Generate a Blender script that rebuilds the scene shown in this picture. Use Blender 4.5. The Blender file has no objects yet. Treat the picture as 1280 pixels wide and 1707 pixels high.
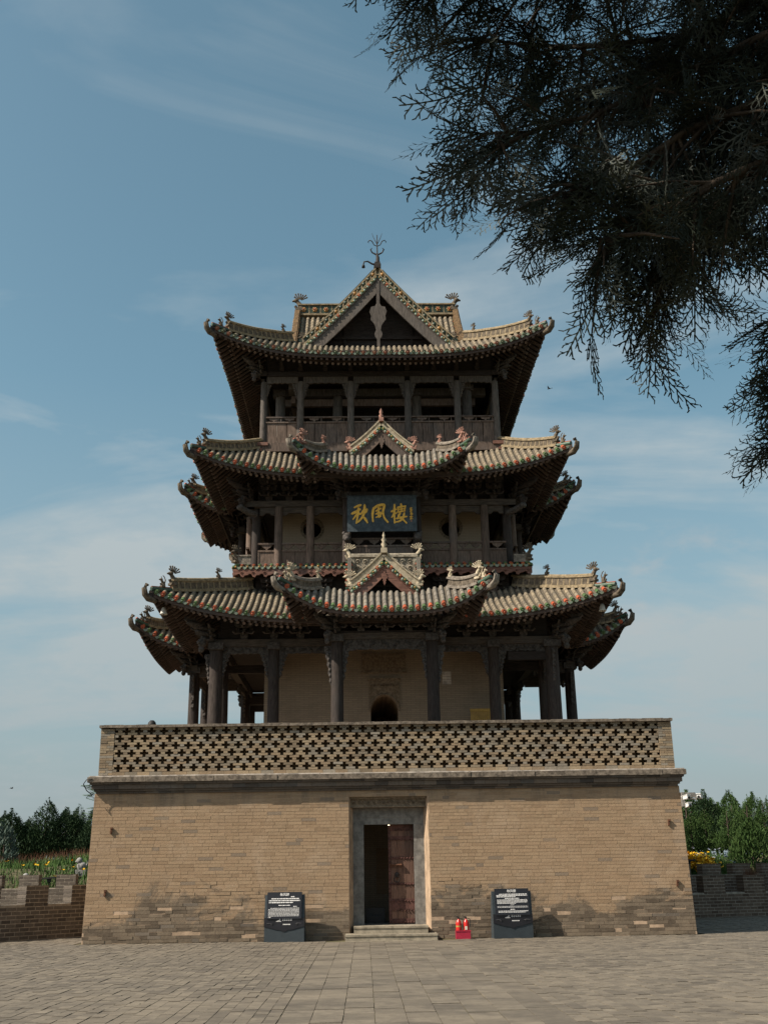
import bpy, math, random
import numpy as np
from mathutils import Matrix, Vector
R = math.radians
SC = bpy.context.scene
COL = SC.collection
rnd = random.Random(7)

# ------------------------------------------------------------------ camera
CAM_POS = (-0.7032, -41.1374, 1.65)
F_PX, PITCH, ROLL, YAW = 1824.65, 0.3217, 0.0157, 0.0214
cam_d = bpy.data.cameras.new('camera')
cam = bpy.data.objects.new('camera', cam_d)
COL.objects.link(cam)
cam_d.sensor_fit = 'VERTICAL'
cam_d.sensor_height = 24.0
cam_d.lens = F_PX / 1707.0 * 24.0
cam_d.clip_start = 0.05
cam_d.clip_end = 6000
cam.matrix_world = (Matrix.Translation(CAM_POS) @ Matrix.Rotation(-YAW, 4, 'Z')
                    @ Matrix.Rotation(math.pi / 2 + PITCH, 4, 'X') @ Matrix.Rotation(-ROLL, 4, 'Z'))
SC.camera = cam

# ------------------------------------------------------------------ sky, sun, exposure
SUN_EL, SUN_FRONT = R(43), R(22)          # the sun stands on the left, a little in front of the facade
to_sun = Vector((-math.cos(SUN_FRONT) * math.cos(SUN_EL), -math.sin(SUN_FRONT) * math.cos(SUN_EL), math.sin(SUN_EL)))
sun_d = bpy.data.lights.new('sun', 'SUN')
sun_d.energy = 4.3
sun_d.angle = R(0.5)
sun_d.color = (1.0, 0.90, 0.76)
sun = bpy.data.objects.new('sun', sun_d)
COL.objects.link(sun)
sun.location = (-30, -30, 40)
sun.rotation_euler = to_sun.to_track_quat('Z', 'Y').to_euler()

world = bpy.data.worlds.new('World')
SC.world = world
world.use_nodes = True
wt = world.node_tree
wt.nodes.clear()
def wn(t, **k):
    n = wt.nodes.new(t)
    for a, b in k.items(): setattr(n, a, b)
    return n
def wm(op, a, b=None):
    n = wn('ShaderNodeMath', operation=op)
    for i, q in enumerate((a, b)):
        if q is None: continue
        if isinstance(q, (int, float)): n.inputs[i].default_value = q
        else: wt.links.new(q, n.inputs[i])
    return n.outputs[0]
sky = wn('ShaderNodeTexSky', sky_type='NISHITA', sun_disc=False)
sky.sun_elevation = SUN_EL
sky.sun_rotation = math.atan2(to_sun.x, to_sun.y)
sky.air_density, sky.dust_density, sky.ozone_density = 1.0, 2.2, 1.6
tc = wn('ShaderNodeTexCoord')
sep = wn('ShaderNodeSeparateXYZ')
wt.links.new(tc.outputs['Generated'], sep.inputs[0])
dz = wm('ADD', wm('MAXIMUM', sep.outputs['Z'], 0.0), 0.22)
comb = wn('ShaderNodeCombineXYZ')
wt.links.new(wm('DIVIDE', sep.outputs['X'], dz), comb.inputs[0])
wt.links.new(wm('DIVIDE', sep.outputs['Y'], dz), comb.inputs[1])
mp = wn('ShaderNodeMapping')
mp.inputs['Location'].default_value = (1.7, 0.6, 0)
mp.inputs['Rotation'].default_value = (0, 0, R(24))
mp.inputs['Scale'].default_value = (0.85, 1.9, 1)
wt.links.new(comb.outputs[0], mp.inputs[0])
nz = wn('ShaderNodeTexNoise', noise_dimensions='2D')
nz.inputs['Scale'].default_value = 1.15
nz.inputs['Detail'].default_value = 7
nz.inputs['Roughness'].default_value = 0.55
nz.inputs['Distortion'].default_value = 0.5
wt.links.new(mp.outputs[0], nz.inputs['Vector'])
cr = wn('ShaderNodeValToRGB')
cr.color_ramp.elements[0].position = 0.41
cr.color_ramp.elements[1].position = 0.64
wt.links.new(nz.outputs['Fac'], cr.inputs[0])
hsv = wn('ShaderNodeHueSaturation')
hsv.inputs['Hue'].default_value = 0.463
hsv.inputs['Saturation'].default_value = 0.98
hsv.inputs['Value'].default_value = 0.80
wt.links.new(sky.outputs[0], hsv.inputs['Color'])
# thin cloud veil and the greyer, mistier band over the horizon
veil = wn('ShaderNodeMix', data_type='RGBA')
veil.inputs['B'].default_value = (3.15, 3.45, 3.52, 1)
nz2 = wn('ShaderNodeTexNoise', noise_dimensions='2D')
nz2.inputs['Scale'].default_value = 5.5
nz2.inputs['Detail'].default_value = 6
nz2.inputs['Roughness'].default_value = 0.6
wt.links.new(comb.outputs[0], nz2.inputs['Vector'])
thin = wn('ShaderNodeMapRange')          # the veil thins out overhead
for a_, b_ in zip(('From Min', 'From Max', 'To Min', 'To Max'), (0.30, 0.72, 0.95, 0.38)): thin.inputs[a_].default_value = b_
wt.links.new(sep.outputs['Z'], thin.inputs['Value'])
cloud = wm('MULTIPLY', wm('MULTIPLY', cr.outputs['Color'], thin.outputs[0]), wm('ADD', wm('MULTIPLY', nz2.outputs['Fac'], 1.7), 0.12))
wt.links.new(wm('MINIMUM', cloud, 0.9), veil.inputs['Factor'])
wt.links.new(hsv.outputs[0], veil.inputs['A'])
puff_n = wn('ShaderNodeTexNoise')          # a few faint heaped clouds low down
puff_n.inputs['Scale'].default_value = 5.2
puff_n.inputs['Detail'].default_value = 6
puff_n.inputs['Roughness'].default_value = 0.62
pmap = wn('ShaderNodeMapping'); pmap.inputs['Scale'].default_value = (1, 1, 2.2); pmap.inputs['Location'].default_value = (0.4, 0.9, 0.2)
wt.links.new(tc.outputs['Generated'], pmap.inputs[0]); wt.links.new(pmap.outputs[0], puff_n.inputs['Vector'])
pr = wn('ShaderNodeMapRange', interpolation_type='SMOOTHSTEP')
for a_, b_ in zip(('From Min', 'From Max', 'To Min', 'To Max'), (0.56, 0.72, 0.0, 0.55)): pr.inputs[a_].default_value = b_
wt.links.new(puff_n.outputs['Fac'], pr.inputs['Value'])
pz = wn('ShaderNodeMapRange', interpolation_type='SMOOTHSTEP')
for a_, b_ in zip(('From Min', 'From Max', 'To Min', 'To Max'), (0.24, 0.36, 1.0, 0.0)): pz.inputs[a_].default_value = b_
wt.links.new(sep.outputs['Z'], pz.inputs['Value'])
low = wn('ShaderNodeMix', data_type='RGBA')
low.inputs['B'].default_value = (1.95, 2.4, 2.55, 1)
hz = wn('ShaderNodeMapRange')
hz.inputs['From Min'].default_value = 0.0
hz.inputs['From Max'].default_value = 0.42
hz.inputs['To Min'].default_value = 0.88
hz.inputs['To Max'].default_value = 0.0
wt.links.new(sep.outputs['Z'], hz.inputs['Value'])
wt.links.new(hz.outputs[0], low.inputs['Factor'])
wt.links.new(veil.outputs['Result'], low.inputs['A'])
puff = wn('ShaderNodeMix', data_type='RGBA')
puff.inputs['B'].default_value = (2.9, 2.95, 2.95, 1)
wt.links.new(wm('MULTIPLY', pr.outputs[0], pz.outputs[0]), puff.inputs['Factor'])
wt.links.new(low.outputs['Result'], puff.inputs['A'])
bg = wn('ShaderNodeBackground')
bg.inputs['Strength'].default_value = 0.10
wt.links.new(puff.outputs['Result'], bg.inputs['Color'])
wo = wn('ShaderNodeOutputWorld')
wt.links.new(bg.outputs[0], wo.inputs[0])

SC.view_settings.view_transform = 'Standard'
SC.view_settings.look = 'None'
SC.view_settings.exposure = 0.75
SC.view_settings.gamma = 1.0
SC.view_settings.use_curve_mapping = False
SC.render.engine = 'CYCLES'
SC.cycles.max_bounces = 6
SC.cycles.use_denoising = True

# ------------------------------------------------------------------ materials
MAT = {}
class NT:
    """small node-tree writer for one material"""
    def __init__(s, name):
        s.m = bpy.data.materials.new(name)
        s.m.use_nodes = True
        s.t = s.m.node_tree
        s.b = s.t.nodes['Principled BSDF']
        s.obj = None
        MAT[name] = s.m
    def n(s, t, **k):
        q = s.t.nodes.new(t)
        for a, b in k.items(): setattr(q, a, b)
        return q
    def put(s, sock, v):
        if v is None: return
        if hasattr(v, 'is_output'): s.t.links.new(v, sock)
        elif isinstance(v, (tuple, list)) and len(v) == 3 and sock.type == 'RGBA': sock.default_value = (*v, 1)
        else: sock.default_value = v
    def math(s, op, a, b=None, clamp=False):
        q = s.n('ShaderNodeMath', operation=op, use_clamp=clamp)
        s.put(q.inputs[0], a); s.put(q.inputs[1], b)
        return q.outputs[0]
    def mix(s, f, a, b, blend='MIX'):
        q = s.n('ShaderNodeMix', data_type='RGBA', blend_type=blend)
        s.put(q.inputs['Factor'], f); s.put(q.inputs['A'], a); s.put(q.inputs['B'], b)
        return q.outputs['Result']
    def coord(s, kind='pos'):
        if kind == 'pos': return s.n('ShaderNodeNewGeometry').outputs['Position']
        return s.n('ShaderNodeTexCoord').outputs['Object']
    def noise(s, scale, detail=4, rough=0.6, vec=None, sc3=None, dist=0.0):
        q = s.n('ShaderNodeTexNoise')
        q.inputs['Scale'].default_value = scale
        q.inputs['Detail'].default_value = detail
        q.inputs['Roughness'].default_value = rough
        q.inputs['Distortion'].default_value = dist
        v = vec or s.coord()
        if sc3:
            mpn = s.n('ShaderNodeMapping'); mpn.inputs['Scale'].default_value = sc3
            s.t.links.new(v, mpn.inputs[0]); v = mpn.outputs[0]
        s.t.links.new(v, q.inputs['Vector'])
        return q.outputs['Fac']
    def ramp(s, f, a, b, x=0.0, y=1.0):
        q = s.n('ShaderNodeMapRange', clamp=True, interpolation_type='SMOOTHSTEP')
        s.put(q.inputs['Value'], f)
        q.inputs['From Min'].default_value = a; q.inputs['From Max'].default_value = b
        q.inputs['To Min'].default_value = x; q.inputs['To Max'].default_value = y
        return q.outputs[0]
    def rand(s):
        """one number per piece, whether it is an object of its own or an island of a larger mesh"""
        a = s.n('ShaderNodeNewGeometry').outputs['Random Per Island']
        b = s.n('ShaderNodeObjectInfo').outputs['Random']
        return s.math('FRACT', s.math('ADD', a, b))
    def out(s, col, rough=0.85, bump=None, strength=0.4, dist=0.02, spec=0.25, metal=0.0):
        s.put(s.b.inputs['Base Color'], col)
        s.put(s.b.inputs['Roughness'], rough)
        s.b.inputs['Specular IOR Level'].default_value = spec
        s.b.inputs['Metallic'].default_value = metal
        if bump is not None:
            q = s.n('ShaderNodeBump')
            q.inputs['Strength'].default_value = strength
            q.inputs['Distance'].default_value = dist
            s.t.links.new(bump, q.inputs['Height'])
            s.t.links.new(q.outputs[0], s.b.inputs['Normal'])
        return s.m

def simple(name, col, rough=0.8, var=0.35, scale=6, spec=0.25, bump=0.3, metal=0.0, sc3=None):
    t = NT(name)
    n = t.noise(scale, 5, 0.65, sc3=sc3)
    d = tuple(c * (1 - var) for c in col); l = tuple(min(1, c * (1 + var)) for c in col)
    t.out(t.mix(t.ramp(n, 0.3, 0.7), d, l), rough, t.noise(scale * 5, 4, 0.7, sc3=sc3), bump, 0.01, spec, metal)
    return t

def wood(name, col, grain=(9, 9, 1.2), var=0.45, horizontal=False):
    t = NT(name)
    g = t.noise(3.0, 6, 0.7, sc3=(1.2, 9, 9) if horizontal else grain)
    w = t.noise(0.9, 4, 0.6)
    d = tuple(c * (1 - var) for c in col); l = tuple(c * (1 + var) for c in col)
    c = t.mix(t.ramp(g, 0.3, 0.7), d, l)
    grey = sum(col) / 3 * 1.15
    c = t.mix(t.ramp(w, 0.45, 0.75, 0, 0.55), c, (grey, grey * 0.98, grey * 0.96))
    r = t.rand()
    c = t.mix(1.0, c, t.mix(r, (0.8, 0.8, 0.8), (1.2, 1.17, 1.13)), 'MULTIPLY')
    t.out(c, 0.85, g, 0.5, 0.01, 0.2)
    return t

def piece_brick(name, cols, grime=(0.05, 0.045, 0.04), low=None, var_noise=0.5, extra=None):
    """brick by brick colour; low=(z0, z1): the stained, re-laid dark zone at the wall's foot"""
    t = NT(name)
    r = t.rand()
    q = t.n('ShaderNodeValToRGB')
    q.color_ramp.interpolation = 'LINEAR'
    e = q.color_ramp.elements
    e[0].position, e[0].color = 0.0, (*cols[0], 1)
    e[1].position, e[1].color = 1.0, (*cols[-1], 1)
    for i, c in enumerate(cols[1:-1]):
        k = e.new((i + 1) / (len(cols) - 1)); k.color = (*c, 1)
    t.t.links.new(r, q.inputs[0])
    c = q.outputs[0]
    fine = t.noise(14, 5, 0.7)
    c = t.mix(t.ramp(fine, 0.35, 0.75, 0, var_noise), c, t.mix(0.5, c, (0.0, 0.0, 0.0)))
    broad = t.noise(0.7, 5, 0.65)
    c = t.mix(t.ramp(broad, 0.52, 0.75, 0, 0.35), c, grime)
    if low:
        z = t.n('ShaderNodeSeparateXYZ'); t.t.links.new(t.coord(), z.inputs[0])
        patch = t.noise(0.42, 6, 0.72, sc3=(1, 1, 1.5), dist=0.8)
        edge = t.math('ADD', z.outputs['Z'], t.math('MULTIPLY', t.math('SUBTRACT', patch, 0.5), -5.0))
        m = t.ramp(edge, low[0], low[1], 1, 0)
        dark = t.mix(t.ramp(t.noise(5, 6, 0.7), 0.3, 0.7), t.mix(r, (0.055, 0.045, 0.036), (0.15, 0.122, 0.092)), t.mix(r, (0.10, 0.082, 0.062), (0.21, 0.168, 0.122)))
        fade = t.noise(0.6, 6, 0.7, dist=0.5)
        c = t.mix(t.ramp(fade, 0.5, 0.68, 0, 0.45), c, (0.40, 0.305, 0.215))
        salt = t.noise(2.6, 6, 0.75, sc3=(1, 1, 2.2))
        c = t.mix(t.math('MULTIPLY', t.ramp(salt, 0.62, 0.7, 0, 0.5), t.ramp(z.outputs['Z'], 0.3, 2.4, 1, 0)), c, (0.42, 0.37, 0.29))
        c = t.mix(t.math('MULTIPLY', m, 0.86), c, dark)
        odd = t.ramp(t.math('FRACT', t.math('MULTIPLY', r, 17.3)), 0.955, 0.965)
        c = t.mix(t.math('MULTIPLY', odd, 0.55), c, (0.15, 0.13, 0.11))
        # weathering streaks under the cornice
        streak = t.noise(1.7, 5, 0.7, sc3=(1.6, 1, 0.12))
        top = t.ramp(z.outputs['Z'], 3.3, 4.05)
        c = t.mix(t.math('MULTIPLY', t.math('MULTIPLY', top, t.ramp(streak, 0.45, 0.7)), 0.55), c, (0.11, 0.095, 0.08))
    t.out(c, 0.92, fine, 0.55, 0.012, 0.15)
    return t

def textured_brick(name, c1, c2, mortar, bw=0.36, bh=0.085, stain=0.4):
    t = NT(name)
    z = t.n('ShaderNodeSeparateXYZ'); t.t.links.new(t.coord(), z.inputs[0])
    cb = t.n('ShaderNodeCombineXYZ')
    t.put(cb.inputs[0], t.math('ADD', z.outputs[0], z.outputs[1])); t.put(cb.inputs[1], z.outputs[2])
    b = t.n('ShaderNodeTexBrick')
    b.inputs['Scale'].default_value = 1.0
    b.inputs['Brick Width'].default_value = bw; b.inputs['Row Height'].default_value = bh
    b.inputs['Mortar Size'].default_value = 0.008; b.inputs['Mortar Smooth'].default_value = 0.3
    t.put(b.inputs['Color1'], c1); t.put(b.inputs['Color2'], c2); t.put(b.inputs['Mortar'], mortar)
    t.t.links.new(cb.outputs[0], b.inputs['Vector'])
    n = t.noise(0.8, 5, 0.65)
    c = t.mix(t.ramp(n, 0.45, 0.75, 0, stain), b.outputs['Color'], tuple(x * 0.45 for x in c1))
    t.out(c, 0.92, b.outputs['Fac'], -0.5, 0.01, 0.15)
    return t

piece_brick('brick_tan', [(0.275, 0.190, 0.118), (0.325, 0.226, 0.142), (0.345, 0.245, 0.155), (0.30, 0.213, 0.135), (0.335, 0.232, 0.145)],
            grime=(0.22, 0.158, 0.11), low=(0.72, 1.22), var_noise=0.25)
piece_brick('brick_lattice', [(0.17, 0.135, 0.095), (0.27, 0.20, 0.13), (0.32, 0.25, 0.165), (0.20, 0.17, 0.13), (0.27, 0.24, 0.195)],
            grime=(0.09, 0.075, 0.06))
piece_brick('brick_cornice', [(0.07, 0.06, 0.052), (0.13, 0.105, 0.085), (0.17, 0.135, 0.105), (0.10, 0.09, 0.08)], grime=(0.25, 0.24, 0.23))
piece_brick('brick_wall_brown', [(0.072, 0.061, 0.052), (0.112, 0.094, 0.078), (0.15, 0.127, 0.104), (0.09, 0.077, 0.066)])
piece_brick('brick_wall_grey', [(0.085, 0.06, 0.045), (0.135, 0.098, 0.074), (0.165, 0.122, 0.092), (0.11, 0.082, 0.064)])
textured_brick('core_brick', (0.25, 0.20, 0.145), (0.29, 0.23, 0.165), (0.19, 0.15, 0.115), 0.30, 0.062, 0.45)
textured_brick('core_brick_pale', (0.36, 0.28, 0.20), (0.40, 0.31, 0.22), (0.30, 0.23, 0.165), 0.30, 0.062, 0.35)
textured_brick('reveal_brick', (0.34, 0.23, 0.13), (0.30, 0.20, 0.12), (0.36, 0.26, 0.16), 0.36, 0.093, 0.2)
textured_brick('side_brick', (0.27, 0.185, 0.115), (0.23, 0.16, 0.10), (0.30, 0.22, 0.14), 0.40, 0.093)
simple('mortar_tan', (0.36, 0.262, 0.18), 0.95, 0.25, 3)
simple('mortar_pale', (0.27, 0.235, 0.19), 0.95, 0.3, 5)
simple('stone_grey', (0.175, 0.165, 0.150), 0.85, 0.3, 7)
simple('stone_step', (0.26, 0.225, 0.17), 0.9, 0.3, 5)
simple('carved_stone', (0.19, 0.145, 0.10), 0.9, 0.4, 12, bump=0.8)
simple('coping', (0.155, 0.128, 0.10), 0.95, 0.5, 9, bump=0.8)
simple('limewash', (0.42, 0.37, 0.32), 0.95, 0.45, 4)
wood('wood_dark', (0.046, 0.037, 0.033))
wood('wood_beam', (0.075, 0.062, 0.052), horizontal=True)
wood('wood_brown', (0.125, 0.092, 0.074))
wood('wood_grey', (0.10, 0.087, 0.077))
wood('wood_red', (0.16, 0.082, 0.062), horizontal=True)
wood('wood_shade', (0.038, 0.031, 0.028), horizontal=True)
wood('rafter_wood', (0.085, 0.062, 0.052), horizontal=True)
simple('carving', (0.075, 0.066, 0.060), 0.9, 0.5, 14, bump=0.9)
simple('rafter_end', (0.19, 0.15, 0.135), 0.9, 0.4, 8)
def tile(name, a, b, lich=(0.30, 0.24, 0.15), amt=0.6):
    t = NT(name)
    r = t.rand()
    c = t.mix(r, a, b)
    n = t.noise(3.2, 6, 0.7)
    c = t.mix(t.ramp(n, 0.42, 0.66, 0, amt), c, lich)
    f = t.noise(22, 4, 0.7)
    c = t.mix(t.ramp(f, 0.5, 0.72, 0, 0.6), c, tuple(x * 0.3 for x in a))
    t.out(c, 0.9, f, 0.6, 0.01, 0.2)
tile('tile_sand', (0.140, 0.120, 0.092), (0.245, 0.203, 0.145), (0.30, 0.24, 0.155), 0.5)
tile('tile_ash', (0.135, 0.122, 0.105), (0.205, 0.185, 0.155), (0.27, 0.235, 0.175), 0.5)
tile('tile_bed', (0.075, 0.065, 0.052), (0.10, 0.085, 0.065), (0.15, 0.125, 0.085), 0.5)
def glaze(name, col, worn, amt=0.45):
    t = NT(name)
    r = t.rand()
    c = t.mix(r, tuple(x * 0.7 for x in col), tuple(min(1, x * 1.25) for x in col))
    n = t.noise(11, 5, 0.7)
    c = t.mix(t.ramp(n, 0.48, 0.68, 0, amt), c, worn)
    t.out(c, 0.42, n, 0.3, 0.01, 0.4)
glaze('glaze_red', (0.36, 0.075, 0.033), (0.24, 0.14, 0.09), 0.6)
glaze('glaze_green', (0.06, 0.125, 0.045), (0.20, 0.18, 0.12), 0.6)
glaze('glaze_teal', (0.035, 0.075, 0.05), (0.13, 0.12, 0.08), 0.6)
glaze('glaze_pale', (0.155, 0.20, 0.15), (0.27, 0.24, 0.17), 0.55)
glaze('glaze_deep', (0.022, 0.040, 0.024), (0.10, 0.085, 0.05), 0.75)
glaze('glaze_red_worn', (0.24, 0.085, 0.05), (0.26, 0.19, 0.12), 0.8)
glaze('glaze_green_worn', (0.08, 0.12, 0.07), (0.25, 0.21, 0.13), 0.8)
glaze('glaze_ochre', (0.30, 0.155, 0.04), (0.20, 0.13, 0.07), 0.6)
glaze('glaze_blue', (0.05, 0.13, 0.17), (0.22, 0.19, 0.13), 0.6)
simple('cream_clay', (0.37, 0.315, 0.225), 0.85, 0.35, 9, bump=0.7)
simple('tan_clay', (0.235, 0.185, 0.115), 0.88, 0.4, 9, bump=0.7)
simple('pale_clay', (0.27, 0.235, 0.18), 0.88, 0.45, 7, bump=0.8)
simple('ochre_clay', (0.12, 0.075, 0.036), 0.8, 0.5, 9, bump=0.7)
simple('grey_clay', (0.19, 0.165, 0.135), 0.9, 0.45, 9, bump=0.7)
simple('pink_clay', (0.30, 0.165, 0.125), 0.85, 0.35, 9, bump=0.7)
simple('dark_clay', (0.105, 0.085, 0.062), 0.9, 0.5, 9, bump=0.7)
simple('iron', (0.035, 0.03, 0.028), 0.7, 0.4, 12, metal=0.3)
simple('rust', (0.10, 0.045, 0.025), 0.8, 0.4, 12)
simple('gold', (0.80, 0.47, 0.07), 0.5, 0.2, 20, spec=0.4)
simple('gold_edge', (0.03, 0.026, 0.02), 0.7, 0.2, 20)
t_ = NT('plaque_blue')
n_ = t_.noise(5, 6, 0.7); s_ = t_.noise(2.5, 5, 0.7, sc3=(3, 3, 0.7))
c_ = t_.mix(t_.ramp(n_, 0.35, 0.7), (0.032, 0.045, 0.055), (0.075, 0.10, 0.115))
t_.out(t_.mix(t_.ramp(s_, 0.58, 0.75, 0, 0.5), c_, (0.14, 0.18, 0.19)), 0.6, n_, 0.3, 0.01, 0.3)
simple('sign_slate', (0.034, 0.044, 0.051), 0.5, 0.12, 6, spec=0.35, bump=0.05)
simple('sign_black', (0.016, 0.016, 0.02), 0.35, 0.15, 6, spec=0.4, bump=0.03)
simple('print_white', (0.75, 0.74, 0.72), 0.7, 0.05, 6, bump=0.0)
simple('print_grey', (0.06, 0.06, 0.065), 0.7, 0.05, 6, bump=0.0)
simple('extinguisher_red', (0.50, 0.018, 0.012), 0.3, 0.1, 8, spec=0.5, bump=0.02)
simple('box_crimson', (0.33, 0.02, 0.045), 0.55, 0.2, 8, bump=0.1)
simple('black_rubber', (0.02, 0.02, 0.02), 0.6, 0.2, 8)
simple('paper_label', (0.65, 0.62, 0.5), 0.7, 0.1, 8)
simple('camera_white', (0.62, 0.62, 0.60), 0.5, 0.1, 8)
simple('door_iron', (0.095, 0.045, 0.036), 0.75, 0.4, 9, metal=0.15)
wood('door_plank', (0.13, 0.075, 0.055), grain=(14, 14, 0.8))
simple('bell_metal', (0.55, 0.53, 0.48), 0.6, 0.2, 9)
simple('notice_yellow', (0.42, 0.27, 0.07), 0.6, 0.2, 9)
simple('statue_stone', (0.25, 0.245, 0.235), 0.9, 0.25, 9)
def foliage(name, a, b, rough=0.7):
    t = NT(name)
    r = t.rand()
    n = t.noise(1.3, 4, 0.6)
    c = t.mix(r, a, b)
    c = t.mix(t.ramp(n, 0.35, 0.7), c, tuple(x * 1.5 for x in a))
    t.out(c, rough, spec=0.15)
foliage('needles_dark', (0.016, 0.032, 0.014), (0.036, 0.066, 0.024))
foliage('needles_mid', (0.026, 0.052, 0.014), (0.062, 0.105, 0.028))
foliage('needles_blue', (0.05, 0.075, 0.06), (0.09, 0.12, 0.10))
t_ = NT('needles_near')
c_ = t_.mix(t_.rand(), (0.014, 0.021, 0.015), (0.032, 0.040, 0.030))
c_ = t_.mix(t_.ramp(t_.noise(5.0, 3, 0.5), 0.50, 0.66, 0, 0.85), c_, (0.090, 0.100, 0.092))
t_.out(c_, 0.65, spec=0.2)
foliage('grass_green', (0.035, 0.07, 0.018), (0.075, 0.13, 0.035))
foliage('dry_stems', (0.10, 0.05, 0.03), (0.17, 0.09, 0.05))
foliage('petal_yellow', (0.48, 0.27, 0.012), (0.60, 0.40, 0.02))
foliage('petal_white', (0.20, 0.22, 0.28), (0.30, 0.31, 0.34))
simple('bark', (0.085, 0.065, 0.05), 0.95, 0.45, 14, bump=0.9, sc3=(3, 3, 0.7))
simple('bark_far', (0.06, 0.045, 0.035), 0.95, 0.4, 6)
simple('cone_brown', (0.03, 0.024, 0.018), 0.9, 0.3, 30)

def paver_mat(name, ground=False):
    t = NT(name)
    fine = t.noise(7, 6, 0.7)
    broad = t.noise(0.35, 5, 0.65)
    if ground:
        z = t.n('ShaderNodeSeparateXYZ'); t.t.links.new(t.coord(), z.inputs[0])
        cb = t.n('ShaderNodeCombineXYZ'); t.put(cb.inputs[0], z.outputs[1]); t.put(cb.inputs[1], z.outputs[0])
        b = t.n('ShaderNodeTexBrick'); b.inputs['Scale'].default_value = 1
        b.inputs['Brick Width'].default_value = 0.36; b.inputs['Row Height'].default_value = 0.18; b.inputs['Mortar Size'].default_value = 0.008
        t.put(b.inputs['Color1'], (0.115, 0.10, 0.08)); t.put(b.inputs['Color2'], (0.155, 0.135, 0.105)); t.put(b.inputs['Mortar'], (0.06, 0.052, 0.042))
        t.t.links.new(cb.outputs[0], b.inputs['Vector'])
        c = b.outputs['Color']
    else:
        c = t.mix(t.rand(), (0.115, 0.099, 0.078), (0.190, 0.162, 0.124))
    mid_ = t.noise(2.2, 6, 0.7)
    c = t.mix(t.ramp(mid_, 0.42, 0.68, 0, 0.6), c, (0.080, 0.070, 0.058))
    c = t.mix(t.ramp(fine, 0.4, 0.72, 0, 0.5), c, (0.075, 0.065, 0.053))
    c = t.mix(t.ramp(broad, 0.4, 0.7, 0, 0.5), c, (0.19, 0.16, 0.12))
    wet = t.noise(0.8, 6, 0.75, sc3=(1, 1.6, 1), dist=0.4)
    c = t.mix(t.ramp(wet, 0.48, 0.66, 0, 0.55), c, (0.072, 0.062, 0.052))
    pale = t.noise(1.3, 6, 0.75)
    c = t.mix(t.ramp(pale, 0.56, 0.7, 0, 0.45), c, (0.25, 0.215, 0.165))
    blot = t.noise(0.9, 3, 0.5, sc3=(1, 2.4, 1))
    c = t.mix(t.ramp(blot, 0.72, 0.76, 0, 0.5), c, (0.07, 0.06, 0.05))
    t.out(c, 0.9, fine, 0.5, 0.012, 0.2)
paver_mat('paver'); paver_mat('paver_ground', True)
simple('paver_joint', (0.115, 0.092, 0.066), 0.95, 0.4, 8)
simple('earth', (0.085, 0.075, 0.04), 0.95, 0.5, 2)

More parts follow.
